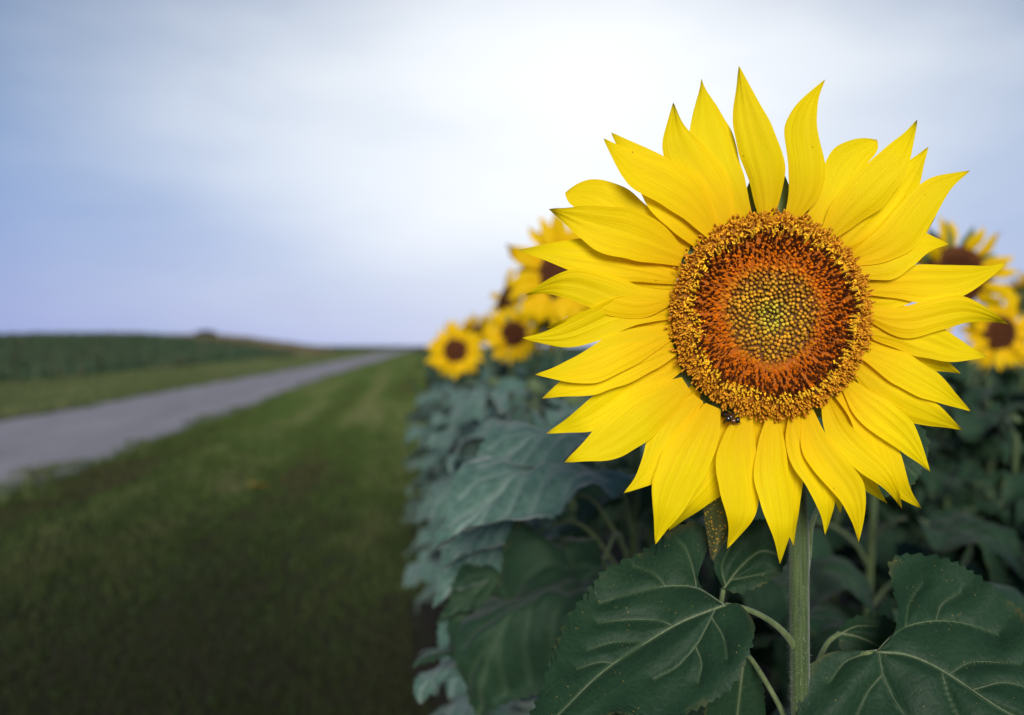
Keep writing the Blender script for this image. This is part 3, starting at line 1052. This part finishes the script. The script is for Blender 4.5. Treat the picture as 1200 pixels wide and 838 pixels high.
# ------------------------------------------------------------------ the near sunflower
hc = U(HC[0], HC[1], FOCUS)
RD = RX * SC * 0.975
stem_px = [(936, 700, .615), (936, 640, .618), (934, 600, .620), (930, 545, .622), (922, 470, .620), (912, 410, .612), (905, 380, .602)]
p_low = U(938, 838, .612)
foot = np.array([p_low[0] + 0.012, p_low[1] + 0.02, 0.012])
main = thing('sunflower', foot, 'large open yellow sunflower facing us in sharp focus on a hairy green stem', 'sunflower', 'sunflowers in the field')
stem_path = spline(np.vstack([foot + [0, 0, -.03], foot + [-.006, 0, .35], foot + [.0, -.01, .62], p_low] + [U(*q) for q in stem_px]), 90)
VV, FF = tube(stem_path - foot, [0.0105, 0.0088, 0.0070, 0.0066, 0.0066, 0.0080], 28, ridges=9, ridge_amp=0.05)
stem = put('stem', mesh('stem', VV, FF, M_STEM), main)

# fine pale hairs on the stem
def hairs(path, rad, n, ln, seed, lo=0.0, hi=1.0, wd=0.00009):
    r = np.random.default_rng(seed)
    m = len(path)
    u = (lo + (hi - lo) * r.random(n)) * (m - 1)
    i = np.clip(u.astype(int), 0, m - 2)
    P = path[i] + (path[i + 1] - path[i]) * (u - i)[:, None]
    T = path[i + 1] - path[i]
    T /= np.linalg.norm(T, axis=1)[:, None]
    q = r.normal(size=(n, 3))
    q -= T * (q * T).sum(1)[:, None]
    q /= np.linalg.norm(q, axis=1)[:, None]
    st = P + q * rad * 0.96
    en = st + (q + r.normal(size=(n, 3)) * .35) * (ln * (0.4 + .8 * r.random(n)))[:, None]
    sd = np.cross(q, T) * wd
    V = np.stack([st - sd, st + sd, en], 1).reshape(-1, 3)
    return V, np.arange(3 * n).reshape(-1, 3)


hv, hf = hairs(stem_path - foot, 0.0068, 14000, 0.0024, 5, 0.35, 0.93, .00012)
o = put('stem_hair', mesh('stem_hair', hv, hf, M_HAIR, colors=np.full((len(hv), 3), (0.50, 0.55, 0.42)), smooth=False), stem)
o['kind'] = 'stuff'

HR = Matrix(((RIGHT[0], UPV[0], -FWD[0]), (RIGHT[1], UPV[1], -FWD[1]), (RIGHT[2], UPV[2], -FWD[2])))
head_m = Matrix.Translation(Vector(hc - foot)) @ HR.to_4x4()
prof = [(.008, -.030), (.022, -.028), (.046, -.022), (.060, -.014), (RD * .97, -.006), (RD * .985, -.001)]
prof += [(RD * q, disc_prof(q) + (.0006 if .47 < q < .76 else -.0007)) for q in (.97, .94, .9, .84, .78, .74, .68, .6, .53, .48, .45, .4, .3, .2, .1, .03)]
VV, FF = revolve(prof, 72, RY / RX)
_q = np.linalg.norm(np.array(VV)[:, :2] / [1, RY / RX], axis=1) / RD
_c = np.stack([np.interp(_q, [0, .44, .49, .74, .8, 1], v_) for v_ in ([.10, .14, .42, .40, .34, .30], [.06, .045, .105, .10, .12, .11], [.012, .008, .006, .006, .010, .010])], 1)
me = mesh('flower_head', VV, FF, M_FLORET, colors=_c)
me.materials.append(M_RECEPT)
for p in me.polygons:
    if p.center.z < -.002:
        p.material_index = 1
head = put('flower_head', me, main, mat4=head_m)
fl = floret_cloud(1800, RD, 4, disc_prof)
for key, nm, lab in (('bud', 'disc_buds', 'closed ochre and lime buds at the middle of the disc'),
                     ('anther', 'disc_anthers', 'rust orange florets with dark anthers'),
                     ('open', 'disc_open_florets', 'golden open florets round the rim of the disc')):
    v, f, c = fl[key]
    o = put(nm, mesh(nm, v, f, M_FLORET, colors=c, smooth=(key != 'anther')), head)
    o['kind'] = 'stuff'
    o['label'] = lab

for i, (tx, ty, bx_, by_, w, lay, bend, peak) in enumerate(PETALS):
    r = np.random.default_rng(100 + i)
    z0 = [-.0005, -.0045, -.0085][lay] + r.uniform(-.0007, .0007)
    a = [0.05, -0.02, -0.08][lay] + r.uniform(-.05, .05)
    if ty > 520:
        a += 0.06
    V, F, S, T = petal_sheet((bx_, by_), (tx, ty), w, z0, a, r.uniform(.03, .075), r.uniform(-.0030, .0020),
                             r.uniform(-.0022, .0022), bend, peak, 200 + i, head_conv, ragged=(i == 37), roundtip=(i in ROUND_TIP))
    put('petal', mesh('petal', V, F, M_PETAL, attrs={'s': S, 't': T}), head)

# green bracts behind the petals
def bract_mesh(L, W, seed, mat, bend=-.25):
    r = np.random.default_rng(seed)
    s, t = np.linspace(0, 1, 16), np.linspace(-1, 1, 7)
    S, T = np.meshgrid(s, t, indexing='ij')
    w = np.interp(s, [0, .15, .35, .7, 1], [.75, .95, 1, .5, .02])
    x = S * L
    y = T * w[:, None] * W / 2
    z = bend * L * S ** 2 - .10 * W * T ** 2 + .02 * L * np.sin(S * 6 + seed) * T
    vein = np.exp(-(T / .12) ** 2) * .5
    return mesh('bract', np.stack([x, y, z], -1).reshape(-1, 3), grid_faces(16, 7), mat, attrs={'vein': vein.ravel(), 's': S.ravel(), 't': T.ravel()})


BR = [bract_mesh(.040, .024, k, M_BRACT, b) for k, b in ((1, -.12), (2, .02), (3, -.2))]
for k in range(26):
    a = 2 * math.pi * (k + random.uniform(-.3, .3)) / 26
    q = RD * (.955 if k % 2 else .93)
    m4 = Matrix.Translation((q * math.cos(a), q * math.sin(a) * RY / RX, -.0105 - .003 * (k % 2))) @ Matrix.Rotation(a, 4, 'Z') @ \
        Matrix.Rotation(random.uniform(-.12, .12), 4, 'X') @ Matrix.Scale(random.uniform(.8, 1.15), 4)
    put('bract', BR[k % 3], head, mat4=m4)
# the one long bract hanging below, dusted with pollen
bm = bract_mesh(.098, .046, 9, M_BRACT_POLLEN, -.05)
b0, b1 = np.array([872.0, 488.0]), np.array([838.0, 660.0])
p0, p1 = head_conv(b0[None], np.array([-.014]))[0], head_conv(b1[None], np.array([-.020]))[0]
Fm = frame(p1 - p0, (0, 0, 1))
sc = float(np.linalg.norm(p1 - p0)) / .098
lb = put('bract', bm, head, mat4=Matrix.Translation(Vector(p0)) @ Fm.to_4x4() @ Matrix.Diagonal((sc, sc, sc, 1)))
lb['label'] = 'long olive bract dusted with pollen, hanging below the petals'


# leaves of the near plant
hero_leaf(main,
          [(850, 709), (822, 688), (818, 664), (829, 637), (821, 617), (803, 615), (786, 623), (768, 640), (746, 652), (722, 664), (706, 672), (692, 691),
           (676, 712), (661, 738), (651, 762), (643, 785), (637, 808), (624, 838), (606, 868), (588, 900)],
          [(850, 709), (800, 728), (756, 754), (704, 789), (660, 832), (620, 872), (588, 900)],
          [(850, 709), (864, 707), (875, 716), (884, 733), (881, 750), (874, 770), (861, 796), (842, 815), (818, 828), (790, 838), (762, 838), (735, 834), (712, 836),
           (694, 846), (668, 862), (640, 880), (612, 894), (588, 900)],
          [[(850, 709), (800, 728), (756, 754), (704, 789), (660, 832), (620, 872)],
           [(848, 708), (816, 689), (780, 687), (740, 696), (702, 707)],
           [(816, 689), (812, 668), (804, 644), (792, 630)], [(780, 687), (766, 672), (742, 664)],
           [(790, 734), (770, 727), (738, 726), (700, 730)], [(760, 752), (744, 752), (716, 753), (688, 762)],
           [(838, 714), (826, 738), (815, 757), (794, 780), (766, 796)], [(834, 724), (848, 748), (852, 772)],
           [(720, 778), (702, 776), (676, 784)], [(815, 757), (822, 778), (818, 800)]],
          lambda x, y: 0.597 - 0.00042 * (y - 709) + 0.00010 * (850 - x) - 0.0000012 * (x - 760) ** 2 + 0.00022 * np.abs((y - 709) + 0.75 * (x - 850)) * 0.3,
          [(850, 709, .5965), (872, 713, .596), (900, 726, .600), (922, 745, .607), (937, 768, .612)], M_LEAF, seed=3,
          label='broad serrated leaf with pale veins below the flower, left of the stem')
hero_leaf(main,
          [(1028, 764), (1046, 745), (1053, 716), (1047, 688), (1044, 664), (1056, 652), (1082, 652), (1110, 658), (1142, 674), (1172, 697), (1198, 720),
           (1232, 752), (1266, 792), (1296, 836), (1318, 880)],
          [(1028, 764), (1065, 768), (1108, 788), (1175, 832), (1240, 862), (1318, 880)],
          [(1028, 764), (1000, 762), (970, 766), (950, 782), (940, 812), (938, 850), (952, 884), (990, 912), (1050, 928), (1130, 932), (1220, 916), (1318, 880)],
          [[(1028, 764), (1065, 768), (1108, 788), (1175, 832), (1240, 862)],
           [(1029, 762), (1042, 748), (1061, 735), (1090, 728), (1128, 730), (1170, 744)], [(1061, 735), (1066, 706), (1082, 682)], [(1096, 728), (1104, 708), (1126, 694)],
           [(1030, 766), (1034, 788), (1046, 816), (1062, 842), (1080, 870)], [(1112, 790), (1140, 776), (1196, 778)], [(1034, 790), (1016, 812), (1004, 838)],
           [(1020, 764), (990, 776), (972, 800)], [(1104, 790), (1112, 816), (1124, 842)], [(1140, 808), (1180, 800), (1230, 816)]],
          lambda x, y: 0.612 - 0.00036 * (y - 764) - 0.00008 * (x - 1028) + 0.00012 * np.abs(y - 764 - 0.42 * (x - 1028)),
          [(1028, 764, .612), (1012, 766, .613), (985, 772, .630), (955, 800, .630), (939, 838, .614)], M_LEAF, seed=5, amp=4.5,
          label='large dark leaf with pale forked veins at the lower right of the near stem')
hero_leaf(main,
          [(984, 742), (990, 730), (1010, 722), (1032, 722), (1050, 732), (1062, 752), (1080, 790)],
          [(984, 742), (1010, 748), (1040, 764), (1080, 790)],
          [(984, 742), (984, 756), (996, 772), (1020, 786), (1050, 794), (1080, 790)],
          [[(984, 742), (1010, 748), (1040, 764), (1070, 786)], [(986, 742), (1004, 734), (1028, 734)]],
          lambda x, y: 0.675 - 0.0002 * (y - 742),
          [(984, 742, .675), (968, 756, .670), (950, 800, .640), (940, 850, .616)], M_LEAF, seed=9, nl=70, nt=20, amp=3, period=9,
          label='small shaded leaf behind the lower right leaf')
# pale serrated leaf seen between the petals on the right
hero_leaf(main,
          [(985, 560), (1000, 520), (1030, 496), (1062, 492), (1082, 506), (1086, 530), (1076, 560)],
          [(985, 560), (1020, 542), (1050, 540), (1076, 560)],
          [(985, 560), (1000, 572), (1030, 580), (1056, 576), (1076, 560)],
          [[(985, 560), (1020, 542), (1050, 540), (1074, 558)], [(995, 552), (1020, 520), (1050, 508)]],
          lambda x, y: 0.700 - 0.0002 * (y - 540),
          [(985, 560, .695), (968, 580, .680), (952, 612, .655), (947, 650, .635), (939, 700, .617)], M_LEAF_BG, seed=12, nl=80, nt=22, amp=4, period=9,
          label='pale toothed leaf showing between the lower right petals')
# lone lower petiole with its hanging leaf
hero_leaf(main,
          [(872, 766), (856, 772), (836, 800), (826, 850), (836, 910), (850, 960)],
          [(872, 766), (866, 820), (858, 890), (850, 960)],
          [(872, 766), (890, 790), (896, 840), (888, 900), (870, 940), (850, 960)],
          [[(872, 766), (866, 820), (858, 890), (850, 955)]],
          lambda x, y: 0.660 + 0.0001 * (y - 766),
          [(872, 766, .660), (880, 772, .655), (898, 800, .640), (918, 838, .630), (938, 900, .614)], M_LEAF, seed=15, nl=60, nt=16, amp=3, period=10,
          label='drooping leaf hidden low behind the broad left leaf')

# bee tucked under the rim of the disc
M_BEE = color_attr_material('bee_black', 0.25, 0.6)


def ball(c, r, col_, nu=14, nv=9):
    V, F = [], []
    for i in range(nv):
        ph = math.pi * i / (nv - 1)
        for j in range(nu):
            a = 2 * math.pi * j / nu
            V.append((c[0] + r[0] * math.sin(ph) * math.cos(a), c[1] + r[1] * math.sin(ph) * math.sin(a), c[2] + r[2] * math.cos(ph)))
    for i in range(nv - 1):
        for j in range(nu):
            k = (j + 1) % nu
            F.append((i * nu + j, (i + 1) * nu + j, (i + 1) * nu + k, i * nu + k))
    return np.array(V), F, np.full((len(V), 3), col_)


bl = head_conv(np.array([[859.0, 493.0]]), np.array([.0050]))[0]
bw = Vector(hc) + HR @ Vector(bl)
bee = thing('bee', bw, 'small dark bee tucked under the lower rim of the flower disc', 'bee')
bee.rotation_euler = HR.to_euler()


def bee_part(name, *balls, parent=None):
    V, F, C, off = [], [], [], 0
    for c, r_, cl in balls:
        v, f, cc_ = ball(c, r_, cl)
        V.append(v)
        C.append(cc_)
        F += [tuple(i + off for i in q) for q in f]
        off += len(v)
    return put(name, mesh(name, np.vstack(V), F, M_BEE, colors=np.vstack(C)), parent or bee)


bh = bee_part('head', ((0.0005, -.0002, 0), (.0026, .0021, .0018), (.10, .035, .008)))
bee_part('eye', ((.0029, .0004, .0006), (.0017, .0024, .0017), (.006, .006, .007)), parent=bh)
bee_part('eye', ((-.0032, .0012, .0003), (.0021, .0024, .0017), (.012, .008, .006)), parent=bh)
bee_part('thorax', ((-.001, .0022, -.0030), (.0034, .0028, .0030), (.05, .022, .008)))
bee_part('abdomen', ((-.003, .0035, -.0080), (.0030, .0028, .0042), (.015, .008, .004)))
for sx in (-1, 1):
    V, F = tube(np.array([(sx * .0010, -.0014, .0012), (sx * .0022, -.0026, .0022), (sx * .0038, -.0024, .0024)]), [.00028, .00022, .00018], 6)
    put('antenna', mesh('antenna', V, F, M_BEE, colors=np.full((len(V), 3), (.18, .05, .01))), bh)
    for q in range(3):
        V, F = tube(np.array([(sx * .002, .001, -.002 - q * .0012), (sx * .0044, .0, -.001 - q * .002), (sx * .0056, -.0022, -.002 - q * .002)]), [.0004, .0003, .0002], 6)
        put('leg', mesh('leg', V, F, M_BEE, colors=np.full((len(V), 3), (.09, .035, .01))), bee)

# ------------------------------------------------------------------ sunflowers behind
def simple_conv(P, z):
    return np.stack([P[:, 0] * .001, P[:, 1] * .001, z], 1)


BGP = []
for k in range(5):
    r = np.random.default_rng(500 + k)
    V, F, S, T = petal_sheet((52, 0), (52 + 86 + 10 * r.random(), 6 * r.normal()), 36, -.002, [-.1, .1, -.3, .25, -.05][k], .12, -.004, .004 * r.normal(), .05 * r.normal(), .42,
                             600 + k, simple_conv, ns=16, nt=9)
    BGP.append(mesh('petal', V, F, M_PETAL_GOLD, attrs={'s': S, 't': T}))
VV, FF = revolve([(.008, -.035), (.025, -.030), (.045, -.022), (.055, -.010), (.058, .0), (.054, .006), (.044, .009), (.028, .008), (.012, .006), (.003, .005)], 28)
BG_HEAD = mesh('flower_head', VV, FF, M_BGDISC)
BG_HEAD.materials.append(M_RECEPT)
for p in BG_HEAD.polygons:
    if p.center.z < -.003:
        p.material_index = 1
r_ = np.random.default_rng(77)
V, C = [], []
for i in range(700):
    q = math.sqrt((i + .5) / 700)
    th = i * 2.39996
    zc = float(np.interp(q, [0, .5, .8, 1], [.006, .009, .008, .001]))
    c = np.array([.057 * q * math.cos(th), .057 * q * math.sin(th), zc])
    u = r_.normal(size=3) * .35
    ax = np.array([math.cos(th) * .5 * q, math.sin(th) * .5 * q, 1]) + u
    ax /= np.linalg.norm(ax)
    a = np.cross(ax, [.3, .8, .1])
    a /= np.linalg.norm(a)
    b = np.cross(ax, a)
    rr = .0013
    for pt in (c + a * rr, c - a * rr * .5 + b * rr * .87, c - a * rr * .5 - b * rr * .87, c + ax * .0050):
        V.append(pt)
    base_c = np.array([.10, .035, .008]) if q < .4 else (np.array([.06, .018, .006]) if q < .78 else np.array([.22, .085, .012]))
    C += [base_c * (.6 + .8 * r_.random())] * 4
f0 = np.arange(700)[:, None] * 4
BG_FLOR = mesh('disc_florets', np.array(V), np.vstack([f0 + [[0, 1, 3]], f0 + [[1, 2, 3]], f0 + [[2, 0, 3]]]), M_FLORET, colors=np.array(C), smooth=False)
BG_BRACT = bract_mesh(.05, .026, 21, M_BRACT, -.3)


def add_head(root, centre, facing, size, spin, npet=30, seed=0, big=False):
    """facing: world direction the disc looks; size: overall width in metres"""
    r = random.Random(seed)
    sc = size / 0.285 * (1.3 if big else 1)
    z = Vector(facing).normalized()
    x = Vector((0, 0, 1)).cross(z).normalized()
    y = z.cross(x)
    Rm = Matrix((x, y, z)).transposed() @ Matrix.Rotation(spin, 3, 'Z')
    h = put('flower_head', BG_HEAD, root, mat4=Matrix.Translation(Vector(centre) - root.location) @ Rm.to_4x4() @ Matrix.Scale(sc, 4))
    o = put('disc_florets', BG_FLOR, h)
    o['kind'] = 'stuff'
    for k in range(npet):
        a = 2 * math.pi * (k + r.uniform(-.3, .3)) / npet
        s = r.uniform(.82, 1.08)
        m4 = Matrix.Translation((0, 0, -.004 * (k % 3))) @ Matrix.Rotation(a, 4, 'Z') @ Matrix.Rotation(r.uniform(-.22, .22), 4, 'Y') @ \
            Matrix.Rotation(r.uniform(-.35, .35), 4, 'X') @ Matrix.Diagonal((s, r.uniform(.85, 1.15), s, 1))
        if big:
            m4 = Matrix.Rotation(a, 4, 'Z') @ Matrix.Translation((.018, 0, -.003)) @ Matrix.Rotation(r.uniform(-.5, .5), 4, 'Y') @ Matrix.Rotation(r.uniform(-.8, .8), 4, 'X') @ Matrix.Diagonal((s * .68, .62, s * .68, 1))
        put('petal', BGP[r.randrange(5)], h, mat4=m4)
    for k in range(12):
        a = 2 * math.pi * (k + r.uniform(-.3, .3)) / 12
        put('bract', BG_BRACT, h, mat4=Matrix.Rotation(a, 4, 'Z') @ Matrix.Translation((.05, 0, -.014)))
    return h


def add_bud(root, centre, facing, size, seed):
    """closed green bud"""
    r = random.Random(seed)
    z = Vector(facing).normalized()
    x = Vector((0, 0, 1)).cross(z).normalized()
    y = z.cross(x)
    Rm = Matrix((x, y, z)).transposed()
    s = size / .1
    VV, FF = revolve([(.006, -.03), (.03, -.026), (.045, -.012), (.046, .004), (.036, .016), (.018, .024), (.004, .026)], 20)
    h = put('flower_bud', mesh('flower_bud', VV, FF, M_RECEPT), root, mat4=Matrix.Translation(Vector(centre) - root.location) @ Rm.to_4x4() @ Matrix.Scale(s, 4))
    for k in range(14):
        a = 2 * math.pi * k / 14 + r.uniform(-.1, .1)
        put('bract', BG_BRACT, h, mat4=Matrix.Rotation(a, 4, 'Z') @ Matrix.Translation((.042, 0, -.006)) @ Matrix.Rotation(-.9 + .3 * (k % 2), 4, 'Y'))
    return h


def plant(foot, top, label, group, n_leaves=9, seed=0, az_bias=None, head=None, bud=None, size=(.17, .25), low=.30, hi=.92, rad=.0065, lean=None):
    """stem from foot to top, leaves in a spiral, then head or bud at the top"""
    r = random.Random(seed)
    foot = np.array([foot[0], foot[1], .014])
    top = np.asarray(top, float)
    root = thing('sunflower', foot, label, 'sunflower', group)
    mid = foot + (top - foot) * .5 + np.array([r.uniform(-.02, .02), r.uniform(-.02, .02), 0])
    back = np.zeros(3)
    if head:
        f = np.array(head['facing'], float)
        f /= np.linalg.norm(f)
        sc = head['size'] / .285
        att = top - f * .033 * sc
        neck = att - f * .03 + np.array([0, 0, -.045])
    else:
        att = top
        neck = top - np.array([0, 0, .04])
    path = spline([foot + [0, 0, -.03], foot + (mid - foot) * .5, mid, mid + (neck - mid) * .7, neck, att], 40)
    VV, FF = tube(path - foot, [rad * 1.5, rad * 1.2, rad, rad * .9], 10)
    put('stem', mesh('stem', VV, FF, M_STEM), root)
    a0 = r.uniform(0, 6.28)
    for k in range(n_leaves):
        u = low + (hi - low) * k / max(n_leaves - 1, 1)
        pt = path[min(int(u * 39), 38)]
        az = a0 + k * 2.39996 + r.uniform(-.3, .3)
        if az_bias is not None and k % 2 == 0:
            az = az_bias + r.uniform(-.6, .6)
        sz = r.uniform(*size) * (1.12 - .35 * abs(u - .55))
        add_leaf(root, pt, az, r.uniform(-.10, .25), r.uniform(-.25, .25), sz, r.choice((0, 1, 2, 4, 4)))
    if head:
        add_head(root, top, head['facing'], head['size'], r.uniform(0, 6), head.get('n', 28), seed, head.get('big', False))
    if bud:
        add_bud(root, top + np.array([0, 0, .03]), (r.uniform(-.3, .3), -.6, .8), bud, seed)
    return root, path


GRP = 'sunflowers in the field'
SHADY = 'leafy green sunflower plant in the shade, its top hidden behind the large near flower'
LEFTWARD = math.pi

# --- open heads that show left of the near flower
TEMPL = TEMPL_SKYLIT          # row along the grass: skylight put into a paler leaf colour


def headed(px, py, d, size, facing, label, seed, dx=0.0, n_leaves=12, bias=LEFTWARD, n=28, big=False):
    c = U(px, py, d)
    f = (c[0] + dx, c[1] + .05)
    return plant(f, c, label, GRP, n_leaves=n_leaves, seed=seed, az_bias=bias, head=dict(facing=facing, size=size, n=n, big=big), size=(.15, .22), low=.40, hi=.79)


headed(660, 320, 2.30, .33, (-.20, -1, .05), 'blurred sunflower half hidden behind the left petals of the near flower', 21, dx=-.06)
headed(592, 354, 3.45, .30, (-.95, -.35, .25), 'blurred sunflower turned sideways, above the one with the dark round centre', 22, dx=-.05)
headed(602, 391, 2.95, .22, (-.05, -1, .0), 'blurred sunflower with dark round centre, second from the left of the row', 23, dx=-.08)
headed(534, 411, 3.90, .28, (-.05, -1, .0), 'leftmost blurred sunflower, lowest at the far end of the row', 24, dx=.02)
headed(556, 392, 4.30, .24, (.45, -.8, -.5), 'small blurred sunflower with drooping head just behind the leftmost one', 25, dx=.03)
headed(646, 376, 2.75, .24, (.75, -.6, .3), 'blurred sunflower squeezed between the dark-centred one and the near petals', 26, dx=-.1)
# --- right of the near flower
TEMPL = TEMPL_SHADED
headed(1118, 326, 2.15, .31, (-.05, -1, -.22), 'brown-centred ageing sunflower behind the right petals, against the sky', 31, bias=None, n=17, big=True)
headed(1172, 390, 2.75, .28, (.0, -1, .0), 'blurred sunflower with round brown centre at the right edge below the taller one', 32, bias=None)
headed(1206, 349, 2.9, .20, (.7, .4, .5), 'sunflower turned away, cut by the right edge of the picture', 33, bias=None)

TEMPL = TEMPL_SKYLIT
# --- leafy plants of the first row, close behind the near flower
p2f = np.array(U(722, 700, 1.08))
root2, path2 = plant((p2f[0], p2f[1]), U(748, 440, 1.10), 'leafy sunflower plant whose thick stem shows under the left petals of the near flower', GRP, n_leaves=0, seed=41, bud=.045, rad=.0068)


def on_stem(path, z):
    return path[int(np.argmin(np.abs(path[:, 2] - z)))]


def px_leaf(root, path, b, t, up, ti, zst, width=1.0):
    base, tip = U(*b), U(*t)
    return add_leaf_between(root, base, tip, up, ti, on_stem(path, zst), width)


UPL = (-.25, -.35, 1)
px_leaf(root2, path2, (700, 556, 1.05), (500, 642, .92), (-.05, -.22, 1), 4, 0.96)
px_leaf(root2, path2, (712, 524, 1.08), (534, 564, 1.00), (-.05, -.18, 1), 4, 1.00)
px_leaf(root2, path2, (640, 596, 1.12), (512, 668, 1.04), (-.10, -.25, 1), 4, 0.93, .9)
px_leaf(root2, path2, (618, 628, 1.16), (504, 712, 1.08), (-.15, -.3, 1), 4, 0.90)
px_leaf(root2, path2, (660, 540, 1.14), (520, 600, 1.08), (-.05, -.22, 1), 4, 0.98, .8)
px_leaf(root2, path2, (600, 742, 1.14), (496, 826, 1.08), (-.2, -.35, 1), 1, 0.78)
TEMPL = TEMPL_SHADED          # low leaves take the darker copy, shade painted into its colour
px_leaf(root2, path2, (708, 655, 1.02), (545, 850, .93), (-.45, -.7, .75), 3, 0.88, .95)
px_leaf(root2, path2, (650, 668, 1.12), (508, 730, 1.06), (-.2, -.3, .9), 4, 0.86)
px_leaf(root2, path2, (640, 720, 1.08), (492, 790, 1.02), (-.2, -.3, .9), 0, 0.80)
px_leaf(root2, path2, (760, 560, 1.14), (850, 610, 1.05), (.1, -.5, .9), 0, 0.98)
px_leaf(root2, path2, (735, 740, 1.04), (640, 900, .90), (-.3, -.7, .7), 1, 0.80)

TEMPL = TEMPL_SKYLIT
# a paler leaf between stem and the left leaf, and others behind
hero_leaf(root2,
          [(848, 690), (838, 668), (842, 644), (856, 624), (876, 612), (900, 610), (922, 618), (930, 636), (922, 654)],
          [(848, 690), (868, 664), (892, 646), (922, 654)],
          [(848, 690), (862, 694), (880, 690), (900, 680), (915, 668), (922, 654)],
          [[(848, 690), (868, 664), (892, 646), (918, 652)], [(850, 686), (846, 664), (856, 640)], [(856, 680), (876, 676), (896, 672)]],
          lambda x, y: 0.652 - 0.0002 * (y - 660),
          [(848, 690, .646), (842, 720, .66), (826, 750, .72), (770, 775, .95), (725, 800, 1.08)], M_LEAF, seed=8, vr=.0006, nl=80, nt=24, amp=3, period=9,
          label='small pale green leaf behind the broad left leaf')

seed = 60
# first row further on, with leaves leaning out over the grass
for (x, y, zt, nl_) in ((.31, 1.42, 1.08, 14), (.30, 1.75, 1.13, 14), (.28, 2.05, 1.14, 13), (.26, 2.4, 1.13, 13), (.25, 2.75, 1.12, 12), (.24, 3.2, 1.10, 12), (.22, 3.6, 1.08, 12), (.22, 4.1, 1.05, 12), (.25, 4.7, 1.05, 12)):
    plant((x, y), (x + random.uniform(-.02, .05), y, zt - .07), 'leafy plant in the front sunflower row, leaves hanging toward the grass', GRP, n_leaves=nl_,
          seed=seed, az_bias=LEFTWARD + .15, bud=.035, size=(.15, .22), low=.35, hi=.98)
    seed += 1
# further rows: a dark tangle of leaves on the right
TEMPL = TEMPL_SHADED
for (x, y, zt) in ((.62, .98, .95), (.98, 1.12, 1.02), (.50, 1.40, 1.02), (.82, 1.48, 1.08), (1.18, 1.62, 1.10), (.62, 1.95, 1.08), (1.02, 2.05, 1.12), (1.45, 2.2, 1.13),
                   (.70, 2.6, 1.08), (1.15, 2.7, 1.1), (1.95, 2.6, 1.15), (1.70, 3.0, 1.16), (.85, 3.3, 1.05), (2.3, 3.3, 1.15), (1.3, 3.6, 1.1), (2.75, 3.7, 1.16)):
    right = x / y > .52
    plant((x, y), (x + random.uniform(-.03, .03), y, zt - .08),
          'leafy sunflower plant in the dark rows right of the near stem' if right else SHADY, GRP, n_leaves=13, seed=seed, bud=.016, size=(.20, .28), low=.25, hi=.98)
    seed += 1

# far plants closing the view between the heads
for (x, y, zt) in ((.42, 5.3, 1.10), (.75, 5.9, 1.10), (.32, 6.3, 1.06), (1.0, 6.6, 1.12), (.55, 7.2, 1.1), (2.55, 4.0, 1.12), (3.0, 4.4, 1.13), (3.35, 4.9, 1.14),
                   (3.75, 5.5, 1.15), (3.3, 5.6, 1.12), (4.2, 6.2, 1.15), (4.7, 6.8, 1.15)):
    plant((x, y), (x, y, zt - .06), 'small far leafy plant closing the gap behind the blurred sunflower heads', GRP, n_leaves=11, seed=seed, bud=.03,
          size=(.20, .28), low=.30, hi=.98)
    seed += 1

# a fallen yellow leaf on the grass
fp = U(295, 570, 7.3)
t_ = (1.2 - .04) / (1.2 - fp[2]) if fp[2] < 1.19 else 1
gp = CAM + (fp - CAM) * t_
fy = put('fallen_leaf', leaf_template('fallen_leaf', .5, .2, .1, 31, noise_material('dry_leaf_yellow', ((.35, .22, .03), (.45, .28, .05)), 30.0), .8, 24, 8), None,
         mat4=Matrix.Translation((gp[0], gp[1], .05)) @ Matrix.Rotation(.7, 4, 'Z') @ Matrix.Scale(.16, 4))
tag(fy, 'fallen yellow leaf lying on the grass verge', 'leaf')
